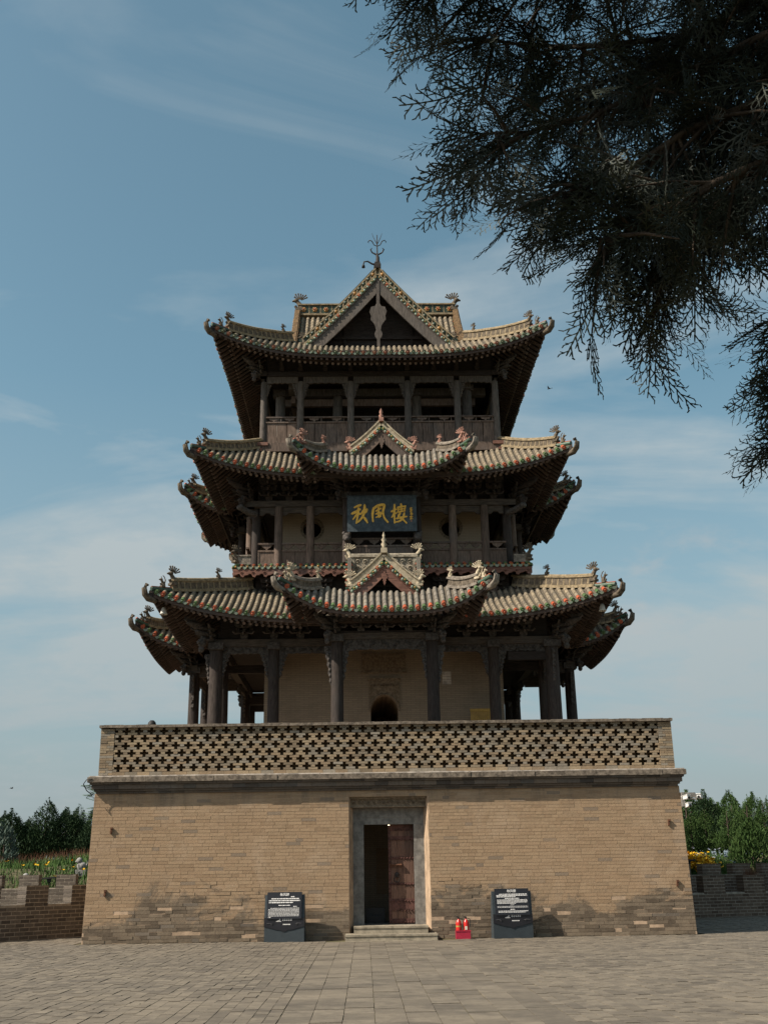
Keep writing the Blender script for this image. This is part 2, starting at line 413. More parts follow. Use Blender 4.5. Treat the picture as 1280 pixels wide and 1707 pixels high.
# ------------------------------------------------------------------ mesh writing
XF = [Matrix.Identity(4)]
WL = {}
def vec(*a): return Vector(a)
class MB:
    def __init__(s): s.v = []; s.f = []; s.m = []; s.s = []
    def add(s, vs, fs, mi=0, sm=False):
        o = len(s.v)
        s.v.extend([tuple(p) for p in vs])
        for f in fs:
            s.f.append(tuple(i + o for i in f)); s.m.append(mi); s.s.append(sm)
    def hexa(s, p, mi=0):      # p: 4 bottom (ccw), 4 top
        s.add(p, [(3, 2, 1, 0), (4, 5, 6, 7), (0, 1, 5, 4), (1, 2, 6, 5), (2, 3, 7, 6), (3, 0, 4, 7)], mi)
    def box(s, c, d, mi=0, rz=0.0, rx=0.0, ry=0.0):
        M = Matrix.Rotation(rz, 3, 'Z') @ Matrix.Rotation(ry, 3, 'Y') @ Matrix.Rotation(rx, 3, 'X')
        h = [x / 2 for x in d]
        p = [Vector(c) + M @ Vector((a * h[0], b * h[1], e * h[2])) for e in (-1, 1) for a, b in ((-1, -1), (1, -1), (1, 1), (-1, 1))]
        s.hexa(p, mi)
    def span(s, x0, x1, y0, y1, z0, z1, mi=0):
        s.box(((x0 + x1) / 2, (y0 + y1) / 2, (z0 + z1) / 2), (abs(x1 - x0), abs(y1 - y0), abs(z1 - z0)), mi)
    def tube(s, pts, rad, n=8, mi=0, sm=True, cap=True, up=None):
        pts = [Vector(p) for p in pts]
        if not hasattr(rad, '__len__'): rad = [rad] * len(pts)
        vs = []; fs = []
        for i, p in enumerate(pts):
            t = (pts[min(i + 1, len(pts) - 1)] - pts[max(i - 1, 0)])
            if t.length < 1e-9: t = Vector((0, 0, 1))
            t.normalize()
            a = Vector(up) if up else (Vector((0, 0, 1)) if abs(t.z) < 0.9 else Vector((0, 1, 0)))
            x = t.cross(a)
            if x.length < 1e-6: x = t.cross(Vector((1, 0, 0)))
            x.normalize(); y = x.cross(t)
            for k in range(n):
                q = 2 * math.pi * k / n
                vs.append(p + (x * math.cos(q) + y * math.sin(q)) * rad[i])
        for i in range(len(pts) - 1):
            for k in range(n):
                fs.append((i * n + k, i * n + (k + 1) % n, (i + 1) * n + (k + 1) % n, (i + 1) * n + k))
        s.add(vs, fs, mi, sm)
        if cap:
            o = len(pts) - 1
            s.add(vs[:n], [tuple(range(n - 1, -1, -1))], mi); s.add(vs[o * n:], [tuple(range(n))], mi)
    def sweep(s, pts, w, h, mi=0, side=None):
        """rectangular section, width w across (horizontal), height h upward from the path"""
        pts = [Vector(p) for p in pts]; N = len(pts)
        if not hasattr(w, '__len__'): w = [w] * N
        if not hasattr(h, '__len__'): h = [h] * N
        vs = []
        for i, p in enumerate(pts):
            t = pts[min(i + 1, N - 1)] - pts[max(i - 1, 0)]
            x = Vector(side) if side else Vector((t.y, -t.x, 0))
            if x.length < 1e-6: x = Vector((1, 0, 0))
            x.normalize(); y = t.cross(x)
            if y.length < 1e-6: y = Vector((0, 0, 1))
            y.normalize()
            if y.z < 0: y = -y
            vs += [p - x * w[i] / 2, p + x * w[i] / 2, p + x * w[i] / 2 + y * h[i], p - x * w[i] / 2 + y * h[i]]
        fs = [(3, 2, 1, 0), tuple((N - 1) * 4 + k for k in range(4))]
        for i in range(N - 1):
            for k in range(4):
                fs.append((i * 4 + k, i * 4 + (k + 1) % 4, i * 4 + 4 + (k + 1) % 4, i * 4 + 4 + k))
        s.add(vs, fs, mi)
    def plate(s, out, o, ux, uy, d, mi=0):
        """outline (list of 2-d points) extruded: o + x*ux + y*uy, by vector d"""
        o, ux, uy, d = Vector(o), Vector(ux), Vector(uy), Vector(d)
        a = [o + ux * x + uy * y for x, y in out]; b = [p + d for p in a]; n = len(out)
        s.add(a + b, [tuple(range(n)), tuple(range(2 * n - 1, n - 1, -1))] + [(i, i + n, (i + 1) % n + n, (i + 1) % n) for i in range(n)], mi)
    def ball(s, c, r, mi=0, n=8, m=5):
        if not hasattr(r, '__len__'): r = (r, r, r)
        vs = []; fs = []
        for i in range(m + 1):
            th = math.pi * i / m
            for k in range(n):
                ph = 2 * math.pi * k / n
                vs.append((c[0] + r[0] * math.sin(th) * math.cos(ph), c[1] + r[1] * math.sin(th) * math.sin(ph), c[2] + r[2] * math.cos(th)))
        for i in range(m):
            for k in range(n):
                fs.append((i * n + k, (i + 1) * n + k, (i + 1) * n + (k + 1) % n, i * n + (k + 1) % n))
        s.add(vs, fs, mi, True)
    def lathe(s, prof, c, n=16, mi=0):
        vs = []; fs = []
        for r, z in prof:
            for k in range(n):
                q = 2 * math.pi * k / n
                vs.append((c[0] + r * math.cos(q), c[1] + r * math.sin(q), c[2] + z))
        for i in range(len(prof) - 1):
            for k in range(n):
                fs.append((i * n + k, i * n + (k + 1) % n, (i + 1) * n + (k + 1) % n, (i + 1) * n + k))
        s.add(vs, fs, mi, True)
    def mesh(s, name, mats, off=(0, 0, 0)):
        me = bpy.data.meshes.new(name)
        M = XF[-1]
        vs = [tuple(M @ Vector(p) - Vector(off)) for p in s.v]
        me.from_pydata(vs, [], s.f)
        for q in ([mats] if isinstance(mats, str) else mats): me.materials.append(MAT[q])
        me.polygons.foreach_set('material_index', s.m)
        me.polygons.foreach_set('use_smooth', s.s)
        me.update()
        return me
    def build(s, name, mats, parent=None, kind=None, at=None, label=None):
        """ONE mesh object; at: its origin in the world"""
        at = Vector(at) if at is not None else (WL[parent.name] if parent else Vector((0, 0, 0)))
        return link(name, s.mesh(name, mats, at), parent, at, kind, label)

def link(name, me, parent=None, at=(0, 0, 0), kind=None, label=None, rz=0.0, scale=None):
    o = bpy.data.objects.new(name, me)
    COL.objects.link(o)
    WL[o.name] = Vector(at)
    o.location = Vector(at) - (WL[parent.name] if parent else Vector((0, 0, 0)))
    if parent: o.parent = parent
    if rz: o.rotation_euler[2] = rz
    if scale is not None: o.scale = scale
    if kind: o['kind'] = kind
    if label: o['label'] = label
    return o
def tag(o, label, cat, group=None):
    o['label'] = label; o['category'] = cat
    if group: o['group'] = group
    return o
def thing(name, loc, label, cat, group=None):
    return tag(link(name, None, None, loc), label, cat, group)

UNIT = MB(); UNIT.box((0, 0, 0), (1, 1, 1))
_unit = {}
def unit_mesh(mat):
    if mat not in _unit: _unit[mat] = UNIT.mesh('brick', mat)
    return _unit[mat]
def emit(parent, boxes, mat, limit=300, name='brick', rest='brickwork'):
    """boxes: (centre, size, rotation about z), those that show largest first: one object each up to the limit, the rest one mesh"""
    for c, d, rz in boxes[:limit]:
        link(name, unit_mesh(mat), parent, c, None, None, rz, d)
    if len(boxes) > limit:
        m = MB()
        for c, d, rz in boxes[limit:]: m.box(c, d, 0, rz)
        m.build(rest, mat, parent, 'stuff')

# ------------------------------------------------------------------ ground and paving
g = MB()
g.add([(-900, -300, 0), (900, -300, 0), (900, 900, 0), (-900, 900, 0)], [(0, 1, 2, 3)])
ground = g.build('ground', 'earth', at=(0, 0, -0.05), kind='structure')
ground.location.z = -0.06
p = MB(); p.span(-30, 30, -60, 30, -0.05, -0.024)
paving = p.build('paving', 'paver_ground', kind='structure', at=(0, 0, -0.03))
pav = []
def paver(x0, x1, y0, y1):
    h = 0.05; z = rnd.uniform(-0.007, 0.005)
    pav.append((((x0 + x1) / 2, (y0 + y1) / 2, z - h / 2), (x1 - x0 - 0.005 - rnd.random() * 0.005, y1 - y0 - 0.005 - rnd.random() * 0.006, h), rnd.uniform(-0.008, 0.008)))
YN, YF = -31.0, 6.0
def col_edges(x):   # the strip of slabs leading to the steps narrows a little towards the viewer
    return x
for i in range(9):                          # strip of long slabs before the steps
    w = 0.395; x0 = -1.78 + i * w
    y = YN - rnd.random() * 0.6
    while y < -9.45:
        L = rnd.choice((0.62, 0.7, 0.78))
        paver(x0, x0 + w, y, min(y + L, -9.36)); y += L
for sgn in (-1, 1):                         # small bricks to both sides, end joints staggered
    x = 1.78 if sgn > 0 else -1.785
    k = 0
    while abs(x) < 15.5:
        w = 0.175
        a, b = (x, x + w) if sgn > 0 else (x - w, x)
        ymax = -8.62 if abs(x) < 8.62 else YF
        y = YN - (0.18 if k % 2 else 0)
        while y < ymax:
            paver(a, b, y, min(y + 0.36, ymax)); y += 0.36
        x += sgn * w; k += 1
pav.sort(key=lambda q: (q[0][0] - CAM_POS[0]) ** 2 + (q[0][1] - CAM_POS[1]) ** 2 if q[0][1] > -27.2 and abs(q[0][0] + 0.7) < 5 else 1e6)
emit(paving, pav, 'paver', 300, 'paver', 'small_pavers')

# garden ground rising behind the walls
gm = MB()
xs = [-140, -60, -40, -30, -24, -20, -16, -12, -9.5, 9.5, 12, 16, 20, 24, 30, 40, 60, 140]; ys = [7.5, 9, 12, 16, 20, 26, 34, 60, 160]
def gz(x, y): return 0.05 + 2.35 * min(1, max(0, (y - 7.5) / 9)) ** 0.8 + 0.15 * math.sin(x * 0.7 + y * 0.3)
gm.add([(x, y, gz(x, y)) for y in ys for x in xs], [(j * len(xs) + i, j * len(xs) + i + 1, (j + 1) * len(xs) + i + 1, (j + 1) * len(xs) + i) for j in range(len(ys) - 1) for i in range(len(xs) - 1)], 0, True)
gm.build('garden_slope', 'earth', kind='structure')

# ------------------------------------------------------------------ brick platform
YB, YT, ZT = -8.55, -8.45, 4.05
def yf(z): return YB + (YT - YB) * z / ZT
def xe(z): return 8.55 - 0.08 * z / ZT
plat = thing('platform', (0, 0, 0), 'broad tan brick base with an open doorway, carrying the wooden tower', 'building base')
w = MB()
I = 0.003
def front_block(x0b, x1b, x0t, x1t, z0, z1, xi0b=None, xi1b=None):
    yb = -8.0
    i0 = x0b if xi0b is None else xi0b; i1 = x1b if xi1b is None else xi1b
    w.hexa([(x0b, yf(z0) + I, z0), (x1b, yf(z0) + I, z0), (i1, yb, z0), (i0, yb, z0),
            (x0t, yf(z1) + I, z1), (x1t, yf(z1) + I, z1), (i1 + (x1t - x1b) * (xi1b is None), yb, z1), (i0 + (x0t - x0b) * (xi0b is None), yb, z1)])
front_block(-8.55, -1.15, -8.47, -1.15, 0, ZT, None, -1.03)
front_block(1.15, 8.55, 1.12, 8.47, 0, ZT, 1.0, None)
front_block(-1.15, 1.15, -1.15, 1.15, 3.87, ZT)
wall = w.build('front_wall', 'mortar_tan', plat)
w = MB()
w.span(-8.45, -1.2, -8.0, 8.5, 0, ZT); w.span(1.2, 8.45, -8.0, 8.5, 0, ZT)
w.span(-1.2, 1.2, -8.0, 8.5, 3.3, ZT); w.span(-1.2, 1.2, -5.6, 8.5, 0, 3.3)
w.build('side_wall', 'side_brick', plat)
bricks = []
nC = 43; ch = (ZT - 0.02) / nC
for r in range(nC):
    z0 = 0.01 + r * ch; z = z0 + ch / 2
    X = xe(z); x = -X - (0.2 if r % 2 else 0.0) + rnd.uniform(-0.05, 0.05)
    while x < X:
        L = rnd.choice((0.38, 0.40, 0.42, 0.40, 0.20))
        a, b = max(x, -X), min(x + L, X)
        for lo, hi in ((-X, -1.15), (1.135, X)) if z < 3.87 else ((-X, X),):
            aa, bb = max(a, lo), min(b, hi)
            if bb - aa > 0.04:
                proud = rnd.uniform(0.001, 0.006) + (rnd.uniform(-0.004, 0.010) if z < 1.1 + 0.5 * math.sin(a * 0.9) else 0)
                if z < 1.0 and rnd.random() < 0.05: proud -= 0.012
                d = 0.10
                bricks.append((((aa + bb) / 2, yf(z) + d / 2 - proud, z), (bb - aa - 0.008, d, ch - 0.008 - (rnd.random() * 0.006)), rnd.uniform(-0.004, 0.004)))
        x += L
bricks.sort(key=lambda q: q[0][2] + rnd.random() * 0.01)
emit(wall, bricks, 'brick_tan', 300)
# iron wall anchors
for x, y in ((-7.92, 3.02), (-7.98, 1.33), (8.06, 3.02), (8.13, 1.36)):
    a = MB(); a.box((x, yf(y) - 0.03, y), (0.045, 0.06, 0.17), 0, 0, 0, R(8)); a.box((x + 0.01, yf(y) - 0.05, y + 0.06), (0.07, 0.05, 0.05))
    a.build('wall_anchor', 'rust', plat)
# cornice: moulded courses of worn brick, split into lengths that do not quite line up
def course(parent, name, mat, z0, z1, out, X, L, jit):
    bx = []
    x = -X - out
    while x < X + out - 0.02:
        l = min(L * rnd.uniform(0.85, 1.15), X + out - x)
        j = rnd.uniform(-jit, jit)
        bx.append(((x + l / 2, YT - out / 2 + 0.1 + j, (z0 + z1) / 2 + rnd.uniform(-jit, jit) * 0.3), (l - 0.006, out + 0.2, z1 - z0 - 0.003), 0))
        x += l
    for s in (-1, 1):
        bx.append(((s * (X + out - 0.1), 0.2, (z0 + z1) / 2), (0.2, 2 * 8.4, z1 - z0 - 0.003), 0))
    m = MB()
    for c, d, rz in bx: m.box(c, d, 0, rz)
    m.build(name, mat, parent, 'stuff')
cn = MB(); cn.span(-8.44, 8.44, -8.44, 8.44, 4.052, 4.42); corn = cn.build('cornice', 'mortar_tan', plat)
course(corn, 'moulding', 'brick_cornice', 4.04, 4.10, 0.06, 8.37, 0.36, 0.004)
course(corn, 'moulding', 'brick_cornice', 4.10, 4.16, 0.11, 8.37, 0.36, 0.004)
course(corn, 'moulding', 'brick_cornice', 4.16, 4.29, 0.17, 8.37, 0.36, 0.006)
course(corn, 'moulding', 'brick_cornice', 4.29, 4.35, 0.22, 8.37, 0.36, 0.004)
course(corn, 'moulding', 'coping', 4.35, 4.50, 0.28, 8.37, 0.9, 0.01)
course(corn, 'moulding', 'limewash', 4.50, 4.535, 0.24, 8.37, 1.1, 0.012)
dk = MB(); dk.span(-8.3, 8.3, -8.3, 8.3, 4.36, 4.40); dk.build('deck', 'stone_grey', plat)

# doorway
df = MB()
df.span(-1.04, -0.73, -8.06, -7.86, 0.36, 3.10); df.span(0.72, 1.02, -8.06, -7.86, 0.36, 3.10)
df.span(-1.04, 1.02, -8.05, -7.85, 3.30, 3.56); df.span(-0.73, 0.72, -8.03, -7.86, 3.10, 3.30)
df.span(-1.04, -0.73, -8.045, -7.86, 3.10, 3.30); df.span(0.72, 1.02, -8.045, -7.86, 3.10, 3.30)
df.build('door_frame', 'stone_grey', plat)
lp = MB()
lp.span(-1.12, 1.12, -8.28, -7.9, 3.60, 3.86)
lp.span(-1.13, 1.13, -8.36, -7.9, 3.80, 3.868); lp.span(-1.10, 1.10, -8.31, -7.9, 3.565, 3.60)
for i in range(15):
    x = -1.0 + i * 0.143
    pts = [(x + 0.055 * (1 - q / 14) * math.cos(q * 0.75 + i), -8.29, 3.70 + 0.055 * (1 - q / 14) * math.sin(q * 0.75 + i) * (1 if i % 2 else -1)) for q in range(14)]
    lp.tube(pts, 0.013, 5)
lp.build('lintel_panel', 'carved_stone', plat, label='scroll-carved brick panel over the doorway')
fl = MB(); fl.span(-1.2, 1.2, -8.0, -5.6, 0.0, 0.362); fl.build('threshold_floor', 'stone_grey', plat)
iw = MB(); iw.span(-1.2, -0.35, -5.75, -5.605, 0.365, 3.29); iw.span(-0.35, 1.19, -5.70, -5.606, 0.365, 1.15); iw.span(-0.35, 1.19, -5.70, -5.606, 2.5, 3.29)
iw.span(-1.199, -1.15, -7.8, -5.76, 0.365, 3.29); iw.build('inner_wall', 'core_brick', plat)
# the closed right leaf of the door
door = thing('x', (0, 0, 0), '', 'x'); bpy.data.objects.remove(door)
dm = MB()
for i in range(3): dm.span(-0.015 + i * 0.245, -0.015 + (i + 1) * 0.245 - 0.006, -7.83, -7.77, 0.38, 3.10)
leaf = dm.build('door', 'door_plank', plat)
st = MB()
for z, h in ((3.0, 0.16), (2.72, 0.10), (2.16, 0.07), (1.45, 0.07), (0.90, 0.30), (0.45, 0.13)):
    st.span(-0.02, 0.722, -7.842, -7.831, z - h / 2, z + h / 2)
st.span(-0.02, 0.05, -7.846, -7.832, 0.40, 3.09)
st.build('iron_strap', 'door_iron', leaf)
sd = MB()
for z in (2.95, 2.66, 2.16, 1.44, 0.98, 0.72, 0.42):
    for i in range(9): sd.ball((0.03 + i * 0.083, -7.852, z + (0.012 if i % 2 else 0)), (0.022, 0.022, 0.022), 0, 6, 4)
for i in range(22): sd.ball((0.015, -7.852, 0.5 + i * 0.118), (0.016, 0.016, 0.016), 0, 6, 4)
sd.build('stud', 'door_iron', leaf, 'stuff')
hd = MB(); hd.tube([(0.03, -7.90, 1.97), (0.36, -7.90, 1.97)], 0.03, 8); hd.box((0.04, -7.87, 1.97), (0.06, 0.06, 0.09)); hd.box((0.33, -7.87, 1.97), (0.06, 0.06, 0.09))
hd.build('door_bolt', 'rust', leaf)
kn = MB(); kn.ball((0.22, -7.87, 1.70), (0.07, 0.045, 0.08)); kn.tube([(0.22 + 0.08 * math.cos(q), -7.89, 1.58 + 0.08 * math.sin(q)) for q in [i * math.pi / 8 for i in range(17)]], 0.015, 6)
kn.build('knocker', 'iron', leaf)
# steps
stp = thing('door_steps', (0, -8.9, 0), 'two low worn stone steps below the doorway', 'steps')
for x0, x1, y0, z0, z1 in ((-1.25, 0.0, -9.32, -0.05, 0.17), (0.003, 1.25, -9.32, -0.05, 0.168), (-1.02, 0.05, -8.93, 0.171, 0.36), (0.053, 1.02, -8.93, 0.171, 0.358)):
    m = MB(); m.span(x0, x1, y0, -8.02 if z0 > 0.1 else -8.56, z0, z1)
    m.span(x0 - 0.01, x1 + (0.01 if x1 > 1 else 0), y0 - 0.02, y0 + 0.05, z1 - 0.05, z1 + 0.002); m.build('step', 'stone_step', stp)
m = MB(); m.span(-1.25, 1.25, -9.45, -9.33, -0.05, 0.015); m.build('kerb_stone', 'stone_step', stp)

# ------------------------------------------------------------------ lattice parapet
par = thing('lattice_parapet', (0, -8.3, 4.535), 'openwork brick parapet of cross-shaped holes along the top of the brick base', 'parapet')
pb = []
PY0, PD = -8.40, 0.24
pitch, chh = 0.3655, 0.0705
z0 = 4.66
nx = 44
for r in range(6):
    off = 0.0 if r % 2 else pitch / 2
    for k in range(3):
        z = z0 + (r * 3 + k + 0.5) * chh
        hole = 0.245 if k == 1 else 0.088
        xs_ = [-8.04 + off + i * pitch for i in range(nx + 1)]
        edge = -8.02
        for xh in xs_ + [99]:
            a, b = edge, min(xh - hole / 2, 8.02)
            if b - a > 0.02:
                d = PD + rnd.uniform(-0.008, 0.008)
                pb.append((((a + b) / 2, PY0 + PD / 2 + rnd.uniform(-0.006, 0.004), z), (b - a - 0.005, d, chh - 0.006), 0))
            edge = min(max(edge, xh + hole / 2), 8.02)
for s in (-1, 1):                                   # end piers, coursed
    for i in range(19):
        z = 4.60 + i * 0.0705
        for a, b in (((0, 0.2), (0.2, 0.40)) if i % 2 else ((0, 0.12), (0.12, 0.40))):
            pb.append(((s * (8.02 + (a + b) / 2), PY0 + 0.17 + rnd.uniform(-0.006, 0.006), z + 0.0), (b - a - 0.006, 0.36, 0.064), 0))
x = -8.02
while x < 8.0:                                       # bottom course
    l = min(0.36, 8.02 - x); pb.append(((x + l / 2, PY0 + 0.12, 4.60), (l - 0.006, 0.25, 0.105), 0)); x += l
pb.sort(key=lambda q: (abs(q[0][0]) > 8.02, rnd.random()))
pb.sort(key=lambda q: -q[1][0])
emit(par, pb, 'brick_lattice', 300)
m = MB(); m.span(-8.0, 8.0, -8.12, -8.02, 4.54, 5.92)
for s in (-1, 1): m.span(s * 8.38, s * 8.14, -8.02, 8.2, 4.54, 5.92)
m.build('back_skin', 'side_brick', par)
m = MB()
x = -8.46
while x < 8.44:
    l = min(rnd.uniform(0.7, 1.2), 8.46 - x)
    m.box((x + l / 2, PY0 + 0.14 + rnd.uniform(-0.006, 0.006), 5.965 + rnd.uniform(-0.004, 0.004)), (l - 0.004, 0.46, 0.075)); x += l
    if rnd.random() < 0.8:
        m.box((x - l / 2, PY0 + 0.13, 6.008), (l * rnd.uniform(0.4, 0.9), 0.3, 0.02))
for s in (-1, 1): m.span(s * 8.46, s * 8.1, -8.02, 8.2, 5.93, 6.0)
m.build('coping', 'coping', par)
# ------------------------------------------------------------------ wooden tower
tower = thing('tower', (0, 0, 4.4), 'three-storey dark wooden tower with upturned tiled roofs, standing on the brick base', 'tower')
def rotk(k): return Matrix.Rotation(k * math.pi / 2, 4, 'Z')   # side 0 faces the viewer (-Y)

def sub(parent, mb, name, mats, kind=None, label=None): return mb.build(name, mats, parent, kind, None, label)

class Skirt:
    """one storey's hipped eave on a square: m corner half-size, e mid-eave half-size, wi inner half-size"""
    def __init__(s, cy, m, e, wi, z0, z1, zc, hb=0.55):
        s.hb = hb; s.cy, s.m, s.e, s.wi, s.z0, s.z1, s.rise = cy, m, e, wi, z0, z1, zc - z0
    def ee(s, u): return s.e + (s.m - s.e) * (min(1, abs(u) / s.m)) ** 3.2
    def inner(s, u): return max(s.wi, abs(u))
    def z(s, u, a):
        t = max(0.0, (a - s.wi) / (s.ee(u) - s.wi)); t = min(t, 1.15)
        P = 1.32 * t - 0.32 * t * t
        lo = min(abs(u), a)
        e_ = s.ee(lo); q = max(0.0, min(1.0, (e_ - a) / max(0.05, e_ - max(s.wi, lo))))
        k = max(0.0, (lo - s.wi * 0.45) / (s.m - s.wi * 0.45)) ** 1.6
        return s.z1 + (s.z0 - s.z1) * P + s.rise * (lo / s.m) ** 3.4 + s.hb * k * q * min(1.0, max(0.0, (e_ - lo) / 1.7))
    def pt(s, u, a, dz=0.0): return Vector((u, s.cy - a, s.z(u, a) + dz))
def side_xf(S, k):
    return XF[-1] @ Matrix.Translation((0, S.cy, 0)) @ rotk(k) @ Matrix.Translation((0, -S.cy, 0))

def beast(mb, o, ang, h, mi=0, fan=True, lean=0.25):
    """a ridge ornament: haunch, curling neck and head under a fan of plumes; ang: heading of its face in plan"""
    o = Vector(o); d = Vector((math.cos(ang), math.sin(ang), 0)); up = Vector((0, 0, 1)); sd = d.cross(up)
    mb.box(o + up * h * 0.06, (h * 0.34, h * 0.34, h * 0.12), mi, ang)
    mb.tube([o + up * h * 0.08 - d * h * 0.06, o + up * h * 0.25 - d * h * 0.09, o + up * h * 0.42 + d * h * 0.02, o + up * h * 0.55 + d * h * 0.12], [h * 0.17, h * 0.15, h * 0.115, h * 0.09], 7, mi)
    mb.ball(o + up * h * 0.60 + d * h * 0.15, (h * 0.14, h * 0.14, h * 0.11), mi, 7, 4)
    mb.tube([o + up * h * 0.60 + d * h * 0.22, o + up * h * 0.56 + d * h * 0.36], [h * 0.08, h * 0.035], 6, mi)
    mb.tube([o + up * h * 0.1 + d * h * 0.1, o + up * h * 0.3 + d * h * 0.2], [h * 0.06, h * 0.08], 6, mi)
    if fan:
        c = o + up * h * 0.60 - d * h * 0.02
        for i in range(7):
            q = math.pi * (0.22 + 0.105 * i)
            r_ = up * math.sin(q) - d * math.cos(q) * -1
            r_ = up * math.sin(q) - d * math.cos(math.pi - q)
            t_ = (c + r_ * h * 0.40)
            t_ = c + r_ * h * (0.34 + 0.05 * ((i * 3) % 4) / 2)
            mb.tube([c + r_ * h * 0.08, c + r_ * h * 0.22, t_], [h * 0.026, h * 0.032, h * 0.04], 5, mi)
            mb.ball(t_, (h * 0.05,) * 3, mi, 6, 3)
    else:
        mb.tube([o + up * h * 0.3 - d * h * 0.16, o + up * h * 0.6 - d * h * 0.24, o + up * h * 0.85 - d * h * 0.12, o + up * h * 0.95 + d * h * 0.02], [h * 0.06, h * 0.05, h * 0.04, h * 0.025], 6, mi)
        mb.tube([o + up * h * 0.64 + d * h * 0.1, o + up * h * 0.86 + d * h * 0.16], [h * 0.04, h * 0.02], 5, mi)

def tile_row(path, r, ends, body=0, lastlen=0.26):
    """one run of cover tiles down a slope (path: top to eave), each tile a half cone stepping out over the next, closed by a glazed end tile"""
    mb = MB()
    path = [Vector(p) for p in path]
    seg = [(path[i + 1] - path[i]).length for i in range(len(path) - 1)]; L = sum(seg)
    def at(s):
        s = max(0, min(L - 1e-6, s))
        for i, q in enumerate(seg):
            if s <= q or i == len(seg) - 1: return path[i].lerp(path[i + 1], s / max(q, 1e-6))
            s -= q
    n = max(1, int(round((L - lastlen) / 0.30)))
    stops = [(L - lastlen) * i / n for i in range(n + 1)] + [L]
    if L < lastlen * 1.3: stops = [0, L]
    for i in range(len(stops) - 1):
        a, b = at(stops[i]), at(stops[i + 1])
        t = (b - a); 
        if t.length < 1e-4: continue
        t.normalize()
        x = t.cross(Vector((0, 0, 1))); x.normalize(); y = x.cross(t)
        last = i == len(stops) - 2
        mi = ends if last else body
        jit = rnd.uniform(-0.004, 0.004)
        vs = []
        for pnt, rr in ((a, r * 0.88), (b, r * (1.04 if last else 1.0))):
            for k in range(6):
                q = math.pi * (k / 5)
                vs.append(pnt + x * (math.cos(q) * rr + jit) + y * (math.sin(q) * rr * 1.05 - 0.006))
        fs = [(k + 1, k, k + 6, k + 7) for k in range(5)]
        mb.add(vs, fs, mi, True)
        if last:      # round end disc with a boss
            c = b + y * r * 0.12
            ring = [c + x * math.cos(q) * r * 1.0 + y * math.sin(q) * r * 1.0 for q in [k * math.pi / 5 for k in range(10)]]
            mb.add(ring + [p_ + t * 0.02 for p_ in ring], [tuple(range(10, 20))] + [(k, (k + 1) % 10, (k + 1) % 10 + 10, k + 10) for k in range(10)], mi)
            mb.ball(c + t * 0.016, (r * 0.42,) * 3, ends, 6, 3)
        else:
            vs2 = vs[6:]
            mb.add(vs2 + [b + x * jit], [tuple([6] + list(range(6)))], mi)
    return mb

def drip(mb, u_pt, x, t, w, mi=0):
    """the lipped pan tile end between two rows"""
    pts = [(-w, 0.03), (-w * 0.95, -0.035), (-w * 0.5, -0.075), (0, -0.10), (w * 0.5, -0.075), (w * 0.95, -0.035), (w, 0.03), (w * 0.5, 0.005), (0, -0.01), (-w * 0.5, 0.005)]
    mb.plate(pts, u_pt, x, (0, 0, 1), Vector(t) * 0.02, mi)

